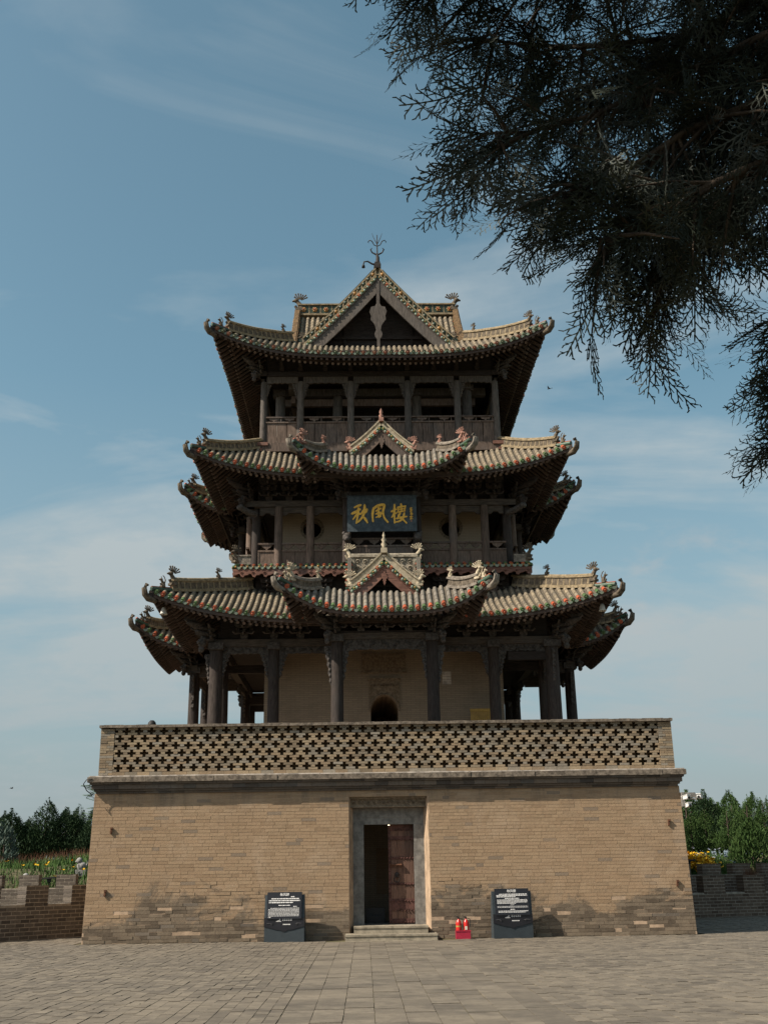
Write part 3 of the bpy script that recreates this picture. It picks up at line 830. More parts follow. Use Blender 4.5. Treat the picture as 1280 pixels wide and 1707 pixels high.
CAP = ['tile_sand', 'glaze_red', 'glaze_green', 'glaze_ochre']
def skirt_roof(S, name, label, tile_m, rows_on=(0,), sides=(0, 1, 2, 3), umax={}, clip=lambda k, u: True, sp=0.2, corners=(0, 1, 2, 3),
               col_a=None, ridge_m='tan_clay', beast_m='dark_clay', tip_m='dark_clay', ridge_h=0.30, hip_in=None, rows_far=True, beasts=(0.55,), hip_end=0.84, bh=0.62, ridge_panel=True, hip_start=0.0, caps=CAP):
    bed = MB()
    first = None
    # tile bed: upper skin, timber underside, eave edge
    for k in sides:
        M = side_xf(S, k); XF.append(Matrix.Identity(4))
        U = umax.get(k, (-S.m, S.m)); nu = 30; nv = 6
        us = [U[0] + (U[1] - U[0]) * i / nu for i in range(nu + 1)]
        top = []; bot = []
        for u in us:
            for j in range(nv + 1):
                a = S.inner(u) + (S.ee(u) - S.inner(u)) * j / nv
                top.append(M @ S.pt(u, a)); bot.append(M @ S.pt(u, a, -0.10 - 0.05 * (1 - j / nv)))
        W = nv + 1
        fs = [(i * W + j, i * W + j + 1, (i + 1) * W + j + 1, (i + 1) * W + j) for i in range(nu) for j in range(nv)]
        XF.pop()
        Xi = XF[-1].inverted()
        top = [Xi @ p_ for p_ in top]; bot = [Xi @ p_ for p_ in bot]
        bed.add(top, fs, 0, True)
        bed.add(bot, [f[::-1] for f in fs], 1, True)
        bed.add([top[i * W + nv] for i in range(nu + 1)] + [bot[i * W + nv] for i in range(nu + 1)], [(i, i + nu + 1, i + nu + 2, i + 1) for i in range(nu)], 2)
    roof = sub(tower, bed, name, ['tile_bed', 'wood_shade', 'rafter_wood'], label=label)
    stuff = MB(); drips = MB(); raf = MB()
    for k in sides:
        M4 = side_xf(S, k)
        base = XF[-1]; XF.append(M4)
        U = umax.get(k, (-S.m, S.m))
        n = int(S.m / sp)
        idx = 0
        for i in range(-n, n + 1):
            u = i * sp
            if not (U[0] <= u <= U[1]) or abs(u) > S.m - 0.12: continue
            if not clip(k, u): continue
            a0 = S.inner(u); a1 = S.ee(u)
            if a1 - a0 < 0.18: a0 = a1 - 0.2
            sl = rnd.uniform(0.02, 0.075); path = [S.pt(u + rnd.uniform(-0.006, 0.006), a0 + (a1 + sl - a0) * j / 6, 0.012 + rnd.uniform(-0.004, 0.006)) for j in range(7)]
            rowm = tile_row(path, 0.074, 1 if i % 2 else 2)
            if k in rows_on: sub(roof, rowm, 'tile_row', [tile_m] + caps[1:])
            elif rows_far:
                stuff_add(stuff, rowm, base, M4)
            if abs(u + sp / 2) < S.m - 0.1:
                um = u + sp / 2
                q = S.pt(um, S.ee(um) + 0.03, 0.015)
                d = MB(); drip(d, q, (1, 0, 0), (0, -1, 0), sp * 0.42)
                stuff_add(drips, d, base, M4)
        # eave boards
        nu = 40
        us = [U[0] + (U[1] - U[0]) * i / nu for i in range(nu + 1)]
        e1 = MB()
        e1.sweep([S.pt(u, S.ee(u) - 0.03, -0.20) for u in us], 0.05, 0.10, 0, side=(0, 1, 0))
        lim_ = S.m - 0.55
        e1.sweep([S.pt(max(-lim_, min(lim_, u)), S.ee(u) - 0.50, -0.36) for u in us if abs(u) <= lim_ + 0.3], 0.05, 0.09, 0, side=(0, 1, 0))
        # flying rafters and the round rafters under them
        nr = int(S.m / 0.2)
        for i in range(-nr, nr + 1):
            u = (i + 0.5) * 0.2
            if not (U[0] <= u <= U[1]) or abs(u) > S.m - 0.16 or not clip(k, u): continue
            a1 = S.ee(u) - 0.06; a0 = max(S.inner(u) if abs(u) > S.wi else 0, a1 - 0.9)
            if a1 - a0 > 0.1:
                p0, p1 = S.pt(u, a0, -0.25), S.pt(u, a1, -0.285)
                dirv = (p1 - p0).normalized()
                e1.sweep([p0, p1], 0.085, 0.085, 0, side=(1, 0, 0))
                e1.add([p1 + dirv * 0.004 + Vector((sx * 0.036, 0, 0.042 + sz * 0.036)) for sx, sz in ((-1, -1), (1, -1), (1, 1), (-1, 1))], [(0, 1, 2, 3)], 1)
            a1 = S.ee(u) - 0.42; a0 = max(abs(u), (col_a or S.wi) - 0.1)
            if a1 - a0 > 0.08:
                p0, p1 = S.pt(u, a0, -0.30), S.pt(u, a1, -0.41)
                e1.tube([p0, p1], 0.058, 8, 0)
                t = (p1 - p0).normalized()
                e1.tube([p1 - t * 0.005, p1 + t * 0.006], 0.05, 8, 1)
        stuff_add(raf, e1, base, M4)
        XF.pop()
    if stuff.v: sub(roof, stuff, 'tile_rows', [tile_m] + caps[1:], 'stuff')
    sub(roof, drips, 'drip_tiles', 'glaze_pale', 'stuff')
    sub(roof, raf, 'rafters', ['rafter_wood', 'rafter_end'], 'stuff')
    # hips: corner beam with an upturned tip, ridge, beasts
    for k in corners:
        M4 = side_xf(S, k); XF.append(M4)
        hi = hip_in if hip_in is not None else S.wi
        def hp(f, dz): 
            q = hi + (S.m - hi) * f
            return Vector((-q, S.cy - q, S.z(q, q) + dz))
        cbm = MB()
        fs_ = [0.0, 0.2, 0.4, 0.6, 0.8, 0.92, 1.0]
        cbm.sweep([hp(f, -0.42 + 0.10 * f) for f in fs_], 0.16, 0.22)
        tip = hp(1.0, -0.30)
        dd = Vector((-0.7071, -0.7071, 0))
        pts = [tip - dd * 0.25 + vec(0, 0, -0.02), tip + dd * 0.02 + vec(0, 0, 0.02), tip + dd * 0.16 + vec(0, 0, 0.14), tip + dd * 0.20 + vec(0, 0, 0.32), tip + dd * 0.12 + vec(0, 0, 0.46), tip + dd * 0.05 + vec(0, 0, 0.45)]
        cbm.tube(pts, [0.09, 0.11, 0.10, 0.085, 0.065, 0.03], 8, 1)
        for sx in (-1, 1):
            o_ = Vector((0.7071, -0.7071, 0)) * 0.07 * sx
            cbm.tube([q + o_ for q in pts[1:5]], [0.05, 0.05, 0.045, 0.03], 5, 1)
        sub(roof, cbm, 'corner_beam', ['wood_shade', tip_m])
        rd = MB()
        fe = hip_end
        N = 14
        fl_ = [hip_start + (fe - hip_start) * i / N for i in range(N + 1)]
        rd.sweep([hp(f, 0.0) for f in fl_], 0.24, 0.08, 0)
        rd.sweep([hp(f, 0.08) for f in fl_], 0.15, ridge_h, 0)
        rd.sweep([hp(f, 0.08 + ridge_h) for f in fl_], 0.23, 0.055, 0)
        rd.tube([hp(f, 0.155 + ridge_h) for f in fl_], 0.06, 7, 0)
        if ridge_panel:
            for i in range(N):
                a, b = hp(fl_[i], 0.08 + ridge_h * 0.12), hp(fl_[i + 1], 0.08 + ridge_h * 0.12)
                a2, b2 = a.lerp(b, 0.12), a.lerp(b, 0.88)
                rd.sweep([a2, b2], 0.158, ridge_h * 0.74, 1)
                mid = a2.lerp(b2, 0.5) + vec(0, 0, ridge_h * 0.37)
                rd.ball(mid, (0.07, 0.07, ridge_h * 0.2), 0, 7, 4)
        fl2 = [fe + (0.985 - fe) * i / 4 for i in range(5)]
        rd.tube([hp(f, 0.05) for f in fl2], 0.08, 7, 2)
        rd.sweep([hp(f, 0.09) for f in fl2], 0.07, 0.05, 3)
        sub(roof, rd, 'hip_ridge', [ridge_m, 'dark_clay', 'glaze_teal', 'glaze_red'])
        an = math.atan2(-1, -1)
        bm = MB(); beast(bm, hp(fe - 0.01, 0.12 + ridge_h * 0.3), an, bh * 1.05); sub(roof, bm, 'ridge_beast', beast_m)
        for f in beasts:
            bm = MB(); beast(bm, hp(f, ridge_h + 0.16), an, bh * 0.62, 0, True); sub(roof, bm, 'ridge_beast', beast_m)
        bm = MB(); beast(bm, hp(fe + (1 - fe) * 0.42, 0.13), an, bh * 0.66, 0, False); sub(roof, bm, 'roof_figure', beast_m)
        XF.pop()
    return roof

def stuff_add(dst, src, base, M4):
    """add src, written in the frame M4, to dst, written in the frame base"""
    T = base.inverted() @ M4
    o = len(dst.v)
    dst.v.extend([tuple(T @ Vector(p_)) for p_ in src.v])
    dst.f.extend([tuple(i + o for i in f) for f in src.f]); dst.m.extend(src.m); dst.s.extend(src.s)

class Gable:
    def __init__(s, gw, zr, zb, c=0.22): s.gw, s.zr, s.zb, s.c = gw, zr, zb, c
    def z(s, x):
        t = abs(x) / s.gw
        return s.zr + (s.zb - s.zr) * ((1 + s.c) * t - s.c * t * t)

def gable_front(roof, G, y, cap_sp=0.2, barge=0.42, barge_m='wood_grey', ridge_m='cream_clay', ridge_h=0.26, beast_m='cream_clay', band=False, dark_y=0.55, pend=1.0, bh=0.5, teeth=True):
    """the decorated gable end, written facing -Y at depth y"""
    gw = G.gw
    N = 16
    for s in (-1, 1):
        xs_ = [s * gw * i / N for i in range(N + 1)]
        b = MB()
        # barge board following the rake
        up_ = [(x_, G.z(x_) - 0.10) for x_ in xs_]; lo_ = [(x_ * 0.985, G.z(x_) - 0.10 - barge * (1.0 - 0.12 * abs(x_) / gw)) for x_ in xs_]
        o = len(b.v)
        for yy in (y + 0.02, y + 0.10):
            b.v += [(px, yy, pz) for px, pz in up_] + [(px, yy, max(pz, G.zb - 0.12)) for px, pz in lo_]
        n1 = N + 1
        for i in range(N):
            for a_ in (0, 2 * n1):
                b.f.append((a_ + i, a_ + i + 1, a_ + n1 + i + 1, a_ + n1 + i)); b.m.append(0); b.s.append(False)
            b.f.append((n1 + i, n1 + i + 1, 3 * n1 + i + 1, 3 * n1 + i)); b.m.append(0); b.s.append(False)
        # moulding strip on the board
        b.sweep([(x_, y + 0.005, G.z(x_) - 0.16) for x_ in xs_], 0.04, 0.05, 0, side=(0, 1, 0))
        sub(roof, b, 'barge_board', barge_m)
        # rake tiles: round ends and lips facing out, red and green by turns
        rk = MB()
        L = 0; prev = Vector((0, 0, G.z(0))); pts = []
        fine = [s * gw * i / 200 for i in range(201)]
        nxt = cap_sp * 0.5; cnt = 0
        for x_ in fine[1:]:
            q = Vector((x_, 0, G.z(x_))); L += (q - prev).length; prev = q
            if L >= nxt:
                nxt += cap_sp * 0.5; cnt += 1
                c = Vector((x_, y - 0.03, G.z(x_) - 0.02))
                if cnt % 2:
                    mi = 1 if (cnt // 2) % 2 else 2
                    if band: mi = (4, 2, 1)[(cnt // 2) % 3]
                    rk.tube([c + vec(0, 0.35, 0), c], 0.066, 8, mi)
                    rk.ball(c, (0.035, 0.03, 0.035), 3, 6, 3)
                else:
                    rk.ball(c + vec(0, 0, -0.045), (0.052, 0.025, 0.058), 5, 7, 4)
        sub(roof, rk, 'rake_tiles', ['tile_ash', 'glaze_red', 'glaze_green', 'glaze_ochre', 'glaze_teal', 'glaze_pale'], 'stuff')
        # sloping ridge over the rake
        r = MB()
        r.sweep([(x_, y + 0.14, G.z(x_) + 0.05) for x_ in xs_], 0.26, 0.07, 0, side=(0, 1, 0))
        r.sweep([(x_, y + 0.14, G.z(x_) + 0.12) for x_ in xs_], 0.16, ridge_h, 1 if band else 0, side=(0, 1, 0))
        r.sweep([(x_, y + 0.14, G.z(x_) + 0.12 + ridge_h) for x_ in xs_], 0.25, 0.05, 0, side=(0, 1, 0))
        if band:
            for i in range(1, N):
                x_ = xs_[i]
                r.ball((x_, y + 0.05, G.z(x_) + 0.12 + ridge_h * 0.6), (0.085, 0.05, 0.085), 2 if i % 4 == 1 else 3, 8, 4)
                x2 = (xs_[i] + xs_[i - 1]) / 2
                r.box((x2, y + 0.05, G.z(x2) + 0.12 + ridge_h * 0.6), (0.05, 0.04, ridge_h * 1.1), 0)
        sub(roof, r, 'rake_ridge', [ridge_m, 'glaze_deep' if ridge_m != 'ochre_clay' else 'ochre_clay', 'glaze_ochre', 'glaze_deep'])
        e = MB(); x_ = s * (gw + 0.02)
        beast(e, (x_, y + 0.1, G.z(gw) + 0.16), 0 if s > 0 else math.pi, bh); sub(roof, e, 'ridge_beast', beast_m)
    # pendant board at the apex
    z = G.z(0) - 0.10 - barge * 0.72 - (0.12 if pend > 1.5 else 0)
    out = [(-0.05, 0.25), (-0.05, -0.05), (-0.16, -0.12), (-0.13, -0.22), (-0.22, -0.32), (-0.19, -0.46), (-0.10, -0.54), (-0.13, -0.64), (-0.06, -0.74), (-0.09, -0.84), (-0.03, -0.92), (0, -1.02)]
    if pend > 1.5: out = [(-0.05, 0.3), (-0.05, -0.30), (-0.10, -0.36), (-0.22, -0.38), (-0.27, -0.48), (-0.22, -0.58), (-0.24, -0.66), (-0.15, -0.74), (-0.10, -0.80), (-0.07, -0.90), (-0.12, -0.98), (-0.10, -1.05), (-0.05, -1.10), (-0.045, -1.27), (0, -1.27)]
    out = out + [(-a, b_) for a, b_ in out[-2::-1]]
    pm = MB(); pm.plate([(a * pend * (0.72 if pend > 1.5 else 1.1), b_ * pend * (1.12 if pend > 1.5 else 1.0)) for a, b_ in out], (0, y + 0.0, z), (1, 0, 0), (0, 0, 1), (0, 0.05, 0))
    if teeth:
        for s in (-1, 1):
            w_ = [(0.0, 0.0), (0.10, -0.22), (0.24, -0.20), (0.30, -0.34), (0.44, -0.36), (0.54, -0.52), (0.70, -0.58), (0.66, -0.40), (0.3, -0.05)]
            pm.plate([(s * a * pend, b_ * pend * 1.0) for a, b_ in w_], (s * 0.06, y + 0.03, z + 0.1), (1, 0, 0), (0, 0, 1), (0, 0.04, 0))
    sub(roof, pm, 'gable_pendant', barge_m)
    # recessed dark gable wall with its struts
    gwll = MB()
    gwll.add([(-gw * 0.97, y + dark_y, G.zb - 0.3), (gw * 0.97, y + dark_y, G.zb - 0.3), (0, y + dark_y, G.zr - 0.12)], [(0, 1, 2)], 0)
    for x_ in (-0.45, 0.0, 0.45): gwll.span(x_ * gw - 0.05, x_ * gw + 0.05, y + dark_y - 0.08, y + dark_y - 0.002, G.zb - 0.3, G.z(x_ * gw) - 0.3)
    gwll.span(-gw * 0.6, gw * 0.6, y + dark_y - 0.1, y + dark_y - 0.003, G.zb + (G.zr - G.zb) * 0.22, G.zb + (G.zr - G.zb) * 0.22 + 0.12)
    sub(roof, gwll, 'gable_wall', 'wood_shade')

def gable_slopes(roof, G, y0, y1, mat='tile_bed'):
    b = MB(); N = 8
    for s in (-1, 1):
        xs_ = [s * G.gw * i / N for i in range(N + 1)]
        t = [(x_, yy, G.z(x_)) for yy in (y0, y1) for x_ in xs_]; u = [(x_, yy, G.z(x_) - 0.09) for yy in (y0, y1) for x_ in xs_]
        f = [(i, i + 1, N + 2 + i, N + 1 + i) for i in range(N)]
        b.add(t, f, 0, True); b.add(u, [q[::-1] for q in f], 1, True)
    return sub(roof, b, 'roof_slope', [mat, 'wood_shade'])

def ridge_bar(roof, a, b, z, h, m, flowers=False, panels=False):
    r = MB(); a, b = Vector(a), Vector(b)
    a.z = b.z = z
    sd_ = Vector(((b - a).y, -(b - a).x, 0)).normalized()
    r.sweep([a, b], 0.30, 0.08, 0); r.sweep([a + vec(0, 0, 0.08), b + vec(0, 0, 0.08)], 0.17, h, 1); r.sweep([a + vec(0, 0, 0.08 + h), b + vec(0, 0, 0.08 + h)], 0.28, 0.06, 0)
    n = max(2, int((b - a).length / 0.42))
    for i in range(n):
        q = a.lerp(b, (i + 0.5) / n) + vec(0, 0, 0.08 + h / 2)
        if flowers:
            for e in (-1, 1):
                c = q + sd_ * 0.09 * e
                for k in range(6): r.ball(c + (b - a).normalized() * 0.075 * math.cos(k * 1.047) + vec(0, 0, 0.075 * math.sin(k * 1.047)), (0.05, 0.05, 0.05), 2, 6, 3)
                r.ball(c + sd_ * 0.03 * e, (0.045,) * 3, 3, 6, 3)
        q2 = a.lerp(b, i / n) + vec(0, 0, 0.08)
        r.sweep([q2 - (b - a).normalized() * 0.02, q2 + (b - a).normalized() * 0.02], 0.19, h, 0)
    return sub(roof, r, 'main_ridge', m)

# ---- brick core and floors
cw = MB()
for k in range(4):
    pass
cw.span(-4.05, -0.46, -4.05, 4.05, 4.4, 9.3); cw.span(0.46, 4.05, -4.05, 4.05, 4.4, 9.3)
cw.span(-0.46, 0.46, 1.0, 4.05, 4.4, 9.3)
N = 14; arc = [(0.46 * math.cos(math.pi * i / N), 6.95 + 0.50 * math.sin(math.pi * i / N)) for i in range(N + 1)]
for i in range(N):
    (xa, za), (xb, zb) = arc[i], arc[i + 1]
    cw.hexa([(xb, -4.05, zb), (xa, -4.05, za), (xa, 1.0, za), (xb, 1.0, zb), (xb, -4.05, 9.3), (xa, -4.05, 9.3), (xa, 1.0, 9.3), (xb, 1.0, 9.3)])
sub(tower, cw, 'brick_core', 'core_brick')
# carved surround of the arch, inscribed tablet, small plaque
ac = MB()
for i in range(N):
    (xa, za), (xb, zb) = arc[i], arc[i + 1]
    ac.hexa([(xb * 1.12, -4.10, zb + (zb - 6.95) * 0.12), (xa * 1.12, -4.10, za + (za - 6.95) * 0.12), (xa * 1.12, -4.04, za), (xb * 1.12, -4.04, zb), (xb * 1.12, -4.10, 7.98), (xa * 1.12, -4.10, 7.98), (xa * 1.12, -4.04, 7.98), (xb * 1.12, -4.04, 7.98)])
ac.tube([(x_ * 1.08, -4.11, z_ + (z_ - 6.95) * 0.1) for x_, z_ in arc], 0.03, 6)
ac.span(-0.56, 0.56, -4.14, -4.04, 7.98, 8.05)
for i in range(9):
    ac.tube([(-0.44 + i * 0.11 + 0.04 * (1 - q / 10) * math.cos(q * 0.9), -4.11, 7.80 + 0.05 * (1 - q / 10) * math.sin(q * 0.9)) for q in range(10)], 0.012, 4)
sub(tower, ac, 'arch_surround', 'carved_stone')
tb = MB(); tb.span(-0.74, 0.74, -4.09, -4.04, 8.28, 8.90); tb.span(-0.78, 0.78, -4.12, -4.04, 8.22, 8.28)
for i in range(14):
    for j in range(6): tb.span(-0.66 + i * 0.1, -0.66 + i * 0.1 + 0.06, -4.098, -4.089, 8.36 + j * 0.085, 8.36 + j * 0.085 + 0.05)
sub(tower, tb, 'carved_tablet', 'carved_stone')
pl = MB()
for i in range(5): pl.span(1.98, 2.28, -4.07, -4.045, 7.82 + i * 0.09, 7.82 + i * 0.09 + 0.075)
sub(tower, pl, 'brick_patch', 'limewash', label='patch of newer pale bricks')
# yellow notice board leaning by the wall
nb = thing('notice_board', (3.2, -4.5, 5.9), 'yellow slatted board beside the column at the right end of the ground gallery', 'notice board')
m = MB()
for i in range(11): m.span(2.86 + i * 0.068, 2.86 + i * 0.068 + 0.05, -4.5, -4.46, 5.0, 6.86)
m.span(2.84, 3.62, -4.53, -4.50, 6.82, 6.92); m.span(2.84, 3.62, -4.53, -4.50, 5.0, 5.1); m.build('board', 'notice_yellow', nb)
for s in (0, 1):
    m = MB(); m.span(2.84 + s * 0.74, 2.88 + s * 0.74, -4.49, -4.45, 4.4, 5.0); m.build('leg', 'notice_yellow', nb)

# second storey core with round windows
def holed_wall(mb, x0, x1, z0, z1, cx, cz, r, y0, y1):
    n = 28; c = [(cx + r * math.cos(2 * math.pi * i / n), cz + r * math.sin(2 * math.pi * i / n)) for i in range(n)]
    def edge(px, pz):
        dx, dz_ = px - cx, pz - cz
        t = min(((x1 - cx) / dx) if dx > 1e-9 else ((x0 - cx) / dx if dx < -1e-9 else 1e9), ((z1 - cz) / dz_) if dz_ > 1e-9 else ((z0 - cz) / dz_ if dz_ < -1e-9 else 1e9))
        return (cx + dx * t, cz + dz_ * t)
    ang = [math.atan2(z - cz, x - cx) for x, z in ((x0, z0), (x1, z0), (x1, z1), (x0, z1))]
    allq = sorted(set([round(2 * math.pi * i / n - (2 * math.pi if i > n / 2 else 0), 6) for i in range(n)] + [round(a, 6) for a in ang]))
    for i in range(len(allq)):
        a, b = allq[i], allq[(i + 1) % len(allq)]
        A = (cx + r * math.cos(a), cz + r * math.sin(a)); B = (cx + r * math.cos(b), cz + r * math.sin(b))
        EA, EB = edge(*A), edge(*B)
        mb.add([(A[0], y0, A[1]), (B[0], y0, B[1]), (EB[0], y0, EB[1]), (EA[0], y0, EA[1])], [(0, 1, 2, 3)])
        mb.add([(A[0], y0, A[1]), (A[0], y1, A[1]), (B[0], y1, B[1]), (B[0], y0, B[1])], [(0, 1, 2, 3)])
c2 = MB()
for s in (-1, 1):
    a, b = sorted((s * 1.15, s * 3.58))
    holed_wall(c2, a, b, 11.8, 14.3, s * 2.49, 13.55, 0.33, -3.58, -3.2)
c2.span(-3.58, -3.2, -3.55, 3.58, 11.8, 14.3); c2.span(3.2, 3.58, -3.55, 3.58, 11.8, 14.3); c2.span(-3.2, 3.2, 3.2, 3.58, 11.8, 14.3)
sub(tower, c2, 'brick_core', 'core_brick_pale', label='second-storey brick wall with round windows')
for s in (-1, 1):
    wr = MB()
    n = 24
    for i in range(n):
        q0, q1 = 2 * math.pi * (i + 0.06) / n, 2 * math.pi * (i + 0.94) / n
        P_ = [(s * 2.49 + r_ * math.cos(q), 13.55 + r_ * math.sin(q)) for r_, q in ((0.34, q0), (0.43, q0), (0.43, q1), (0.34, q1))]
        wr.plate(P_, (0, -3.60, 0), (1, 0, 0), (0, 0, 1), (0, 0.03, 0))
    sub(tower, wr, 'window_surround', 'carved_stone')
dk2 = MB(); dk2.span(-1.14, 1.14, -3.4, -3.3, 11.8, 14.3); dk2.span(-2.9, 2.9, -2.4, -2.3, 11.8, 14.3)  # dark sheets standing in for the unlit doorway and the depth behind it
sub(tower, dk2, 'dark_sheet', 'wood_shade')
# third storey: dark box added so its inside reads black; floors and ceilings
c3 = MB(); c3.span(-2.4, 2.4, -2.4, 2.4, 16.5, 19.4); sub(tower, c3, 'dark_inner_box', 'wood_shade')
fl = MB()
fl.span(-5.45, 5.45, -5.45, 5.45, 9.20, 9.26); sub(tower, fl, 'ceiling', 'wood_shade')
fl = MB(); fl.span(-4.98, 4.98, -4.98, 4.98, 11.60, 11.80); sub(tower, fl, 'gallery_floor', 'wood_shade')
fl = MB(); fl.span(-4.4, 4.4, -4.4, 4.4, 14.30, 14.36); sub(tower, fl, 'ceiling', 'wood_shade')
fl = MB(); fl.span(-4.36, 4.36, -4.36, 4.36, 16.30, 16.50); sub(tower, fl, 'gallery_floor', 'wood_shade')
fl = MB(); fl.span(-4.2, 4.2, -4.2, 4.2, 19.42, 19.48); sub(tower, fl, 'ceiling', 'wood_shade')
bb = MB()
for k in range(4):
    q = MB()
    q.span(-5.4, 5.4, -5.42, -5.36, 9.14, 10.05); q.span(-4.3, 4.3, -4.38, -4.32, 14.2, 15.3); q.span(-4.15, 4.15, -4.22, -4.16, 19.2, 20.35)
    q.span(-4.45, 4.45, -4.45, -4.38, 10.3, 11.6); q.span(-4.25, 4.25, -4.25, -4.18, 15.3, 16.3)
    stuff_add(bb, q, Matrix.Identity(4), rotk(k))
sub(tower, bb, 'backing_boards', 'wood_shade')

# ---- columns, beams, carved work
def column(x, y, z0, z1, r, mat='wood_dark', cap=True, k=0):
    c = MB(); n = 5
    c.tube([(x, y, z0 + (z1 - z0) * i / n) for i in range(n + 1)], [r * (1.06 - 0.14 * i / n) for i in range(n + 1)], 14)
    XF.append(rotk(k)); o = sub(tower, c, 'column', mat)
    if cap:
        b = MB(); b.box((x, y - 0.02, z1 + 0.10), (r * 2.1, r * 2.4, 0.22)); sub(o, b, 'capital', 'carving')
        XF.pop(); return o
    XF.pop(); return o
def carved_bracket(col_o, x, y, z, s, h, w_, mat='carving', k=0):
    """pierced carved board hanging beside a column head"""
    out = [(0, 0), (w_, 0), (w_ * 1.05, -h * 0.10), (w_ * 0.8, -h * 0.16), (w_ * 0.88, -h * 0.26), (w_ * 0.62, -h * 0.33), (w_ * 0.72, -h * 0.44), (w_ * 0.46, -h * 0.52), (w_ * 0.56, -h * 0.64), (w_ * 0.32, -h * 0.72), (w_ * 0.4, -h * 0.83), (w_ * 0.15, -h * 0.92), (0, -h)]
    b = MB(); b.plate([(s * a, q) for a, q in out], (x, y, z), (1, 0, 0), (0, 0, 1), (0, 0.06, 0))
    for i in range(7):
        b.ball((x + s * w_ * (0.62 - 0.075 * i), y - 0.01, z - h * (0.07 + 0.125 * i)), (w_ * 0.2, 0.035, h * 0.05), 0, 7, 4)
    XF.append(rotk(k)); sub(col_o, b, 'carved_bracket', mat); XF.pop()
def beam(x0, x1, y, z0, z1, d=0.2, mat='wood_beam', k=0, name='beam'):
    b = MB(); b.span(x0, x1, y - d / 2, y + d / 2, z0, z1)
    XF.append(rotk(k)); sub(tower, b, name, mat); XF.pop()
def scroll_panel(x0, x1, y, z0, z1, k=0, mat='carving', arch=0.10, sc=None):
    """carved board between two columns: lower edge scooped, scrolls in relief"""
    b = MB(); n = 18; W = x1 - x0
    top = [(x0 + W * i / n, z1) for i in range(n + 1)]
    bot = [(x0 + W * i / n, z0 - arch * (abs(2 * i / n - 1) ** 5) * 1.6 + 0.02 * math.sin(i * 2.4)) for i in range(n + 1)]
    for i in range(n):
        b.hexa([(bot[i][0], y - 0.04, bot[i][1]), (bot[i + 1][0], y - 0.04, bot[i + 1][1]), (bot[i + 1][0], y + 0.04, bot[i + 1][1]), (bot[i][0], y + 0.04, bot[i][1]),
                (top[i][0], y - 0.04, z1), (top[i + 1][0], y - 0.04, z1), (top[i + 1][0], y + 0.04, z1), (top[i][0], y + 0.04, z1)])
    h = (z1 - z0); m_ = max(3, int(W / (h * 1.15)))
    for i in range(m_):
        cx = x0 + W * (i + 0.5) / m_; e = 1 if i % 2 else -1
        b.tube([(cx + h * 0.42 * (1 - q / 15) * math.cos(q * 0.85 * e + 1.2 * e), y - 0.05, (z0 + z1) / 2 + h * 0.38 * (1 - q / 15) * math.sin(q * 0.85 * e)) for q in range(14)], 0.02, 5)
    b.span(x0, x1, y - 0.06, y + 0.05, z1 - 0.03, z1 + 0.0)
    XF.append(rotk(k)); sub(tower, b, 'carved_panel', mat); XF.pop()

RK = range(4)
for k in RK:                                            # ground gallery
    front = k == 0
    for x in ((-5.5, -3.62, 3.58) if k else (-5.5, -3.62, 3.58)):
        o = column(x, -5.5, 4.4, 8.78, 0.235 if abs(x) > 5 else 0.19, 'wood_dark', True, k)
        if k in (0, 1, 3):
            for s in (-1, 1):
                if abs(x) > 5 and s < 0:
                    carved_bracket(o, x + s * 0.18, -5.53, 8.66, s, 1.15, 0.2, 'carving', k)
                else: carved_bracket(o, x + s * 0.17, -5.53, 8.66, s, 0.85, 0.26, 'carving', k)
    for x in (-1.52, 1.49):
        o = column(x, -6.8, 4.4, 8.75, 0.20, 'wood_dark', True, k)
        if k in (0, 1, 3):
            for s in (-1, 1): carved_bracket(o, x + s * 0.16, -6.83, 8.62, s, 1.35 if s * x > 0 else 1.2, 0.24, 'carving', k)
    for a, b in ((-5.5, -3.62), (-3.62, -1.5), (1.5, 3.58), (3.58, 5.5)):
        scroll_panel(a + 0.18, b - 0.18, -5.5, 8.66, 8.88, k)
    beam(-5.62, 5.62, -5.5, 8.885, 9.12, 0.26, 'wood_beam', k)
    scroll_panel(-1.32, 1.3, -6.8, 8.50, 8.82, k, 'carving', 0.04)
    beam(-1.75, 1.72, -6.8, 8.825, 9.02, 0.24, 'wood_beam', k)
    for x in (-1.52, 1.49):
        q = MB(); q.span(x - 0.08, x + 0.08, -6.7, -5.6, 8.6, 9.0); XF.append(rotk(k)); sub(tower, q, 'tie_beam', 'wood_beam'); XF.pop()
    for x in (-5.5, -3.6, 3.6):                          # gallery cross beams
        q = MB(); q.span(x - 0.09, x + 0.09, -5.4, -4.06, 8.35, 8.62); XF.append(rotk(k)); sub(tower, q, 'tie_beam', 'wood_shade'); XF.pop()
    q = MB(); q.span(-1.6, 1.6, -6.9, -5.46, 9.03, 9.09); XF.append(rotk(k)); sub(tower, q, 'porch_ceiling', 'wood_shade'); XF.pop()

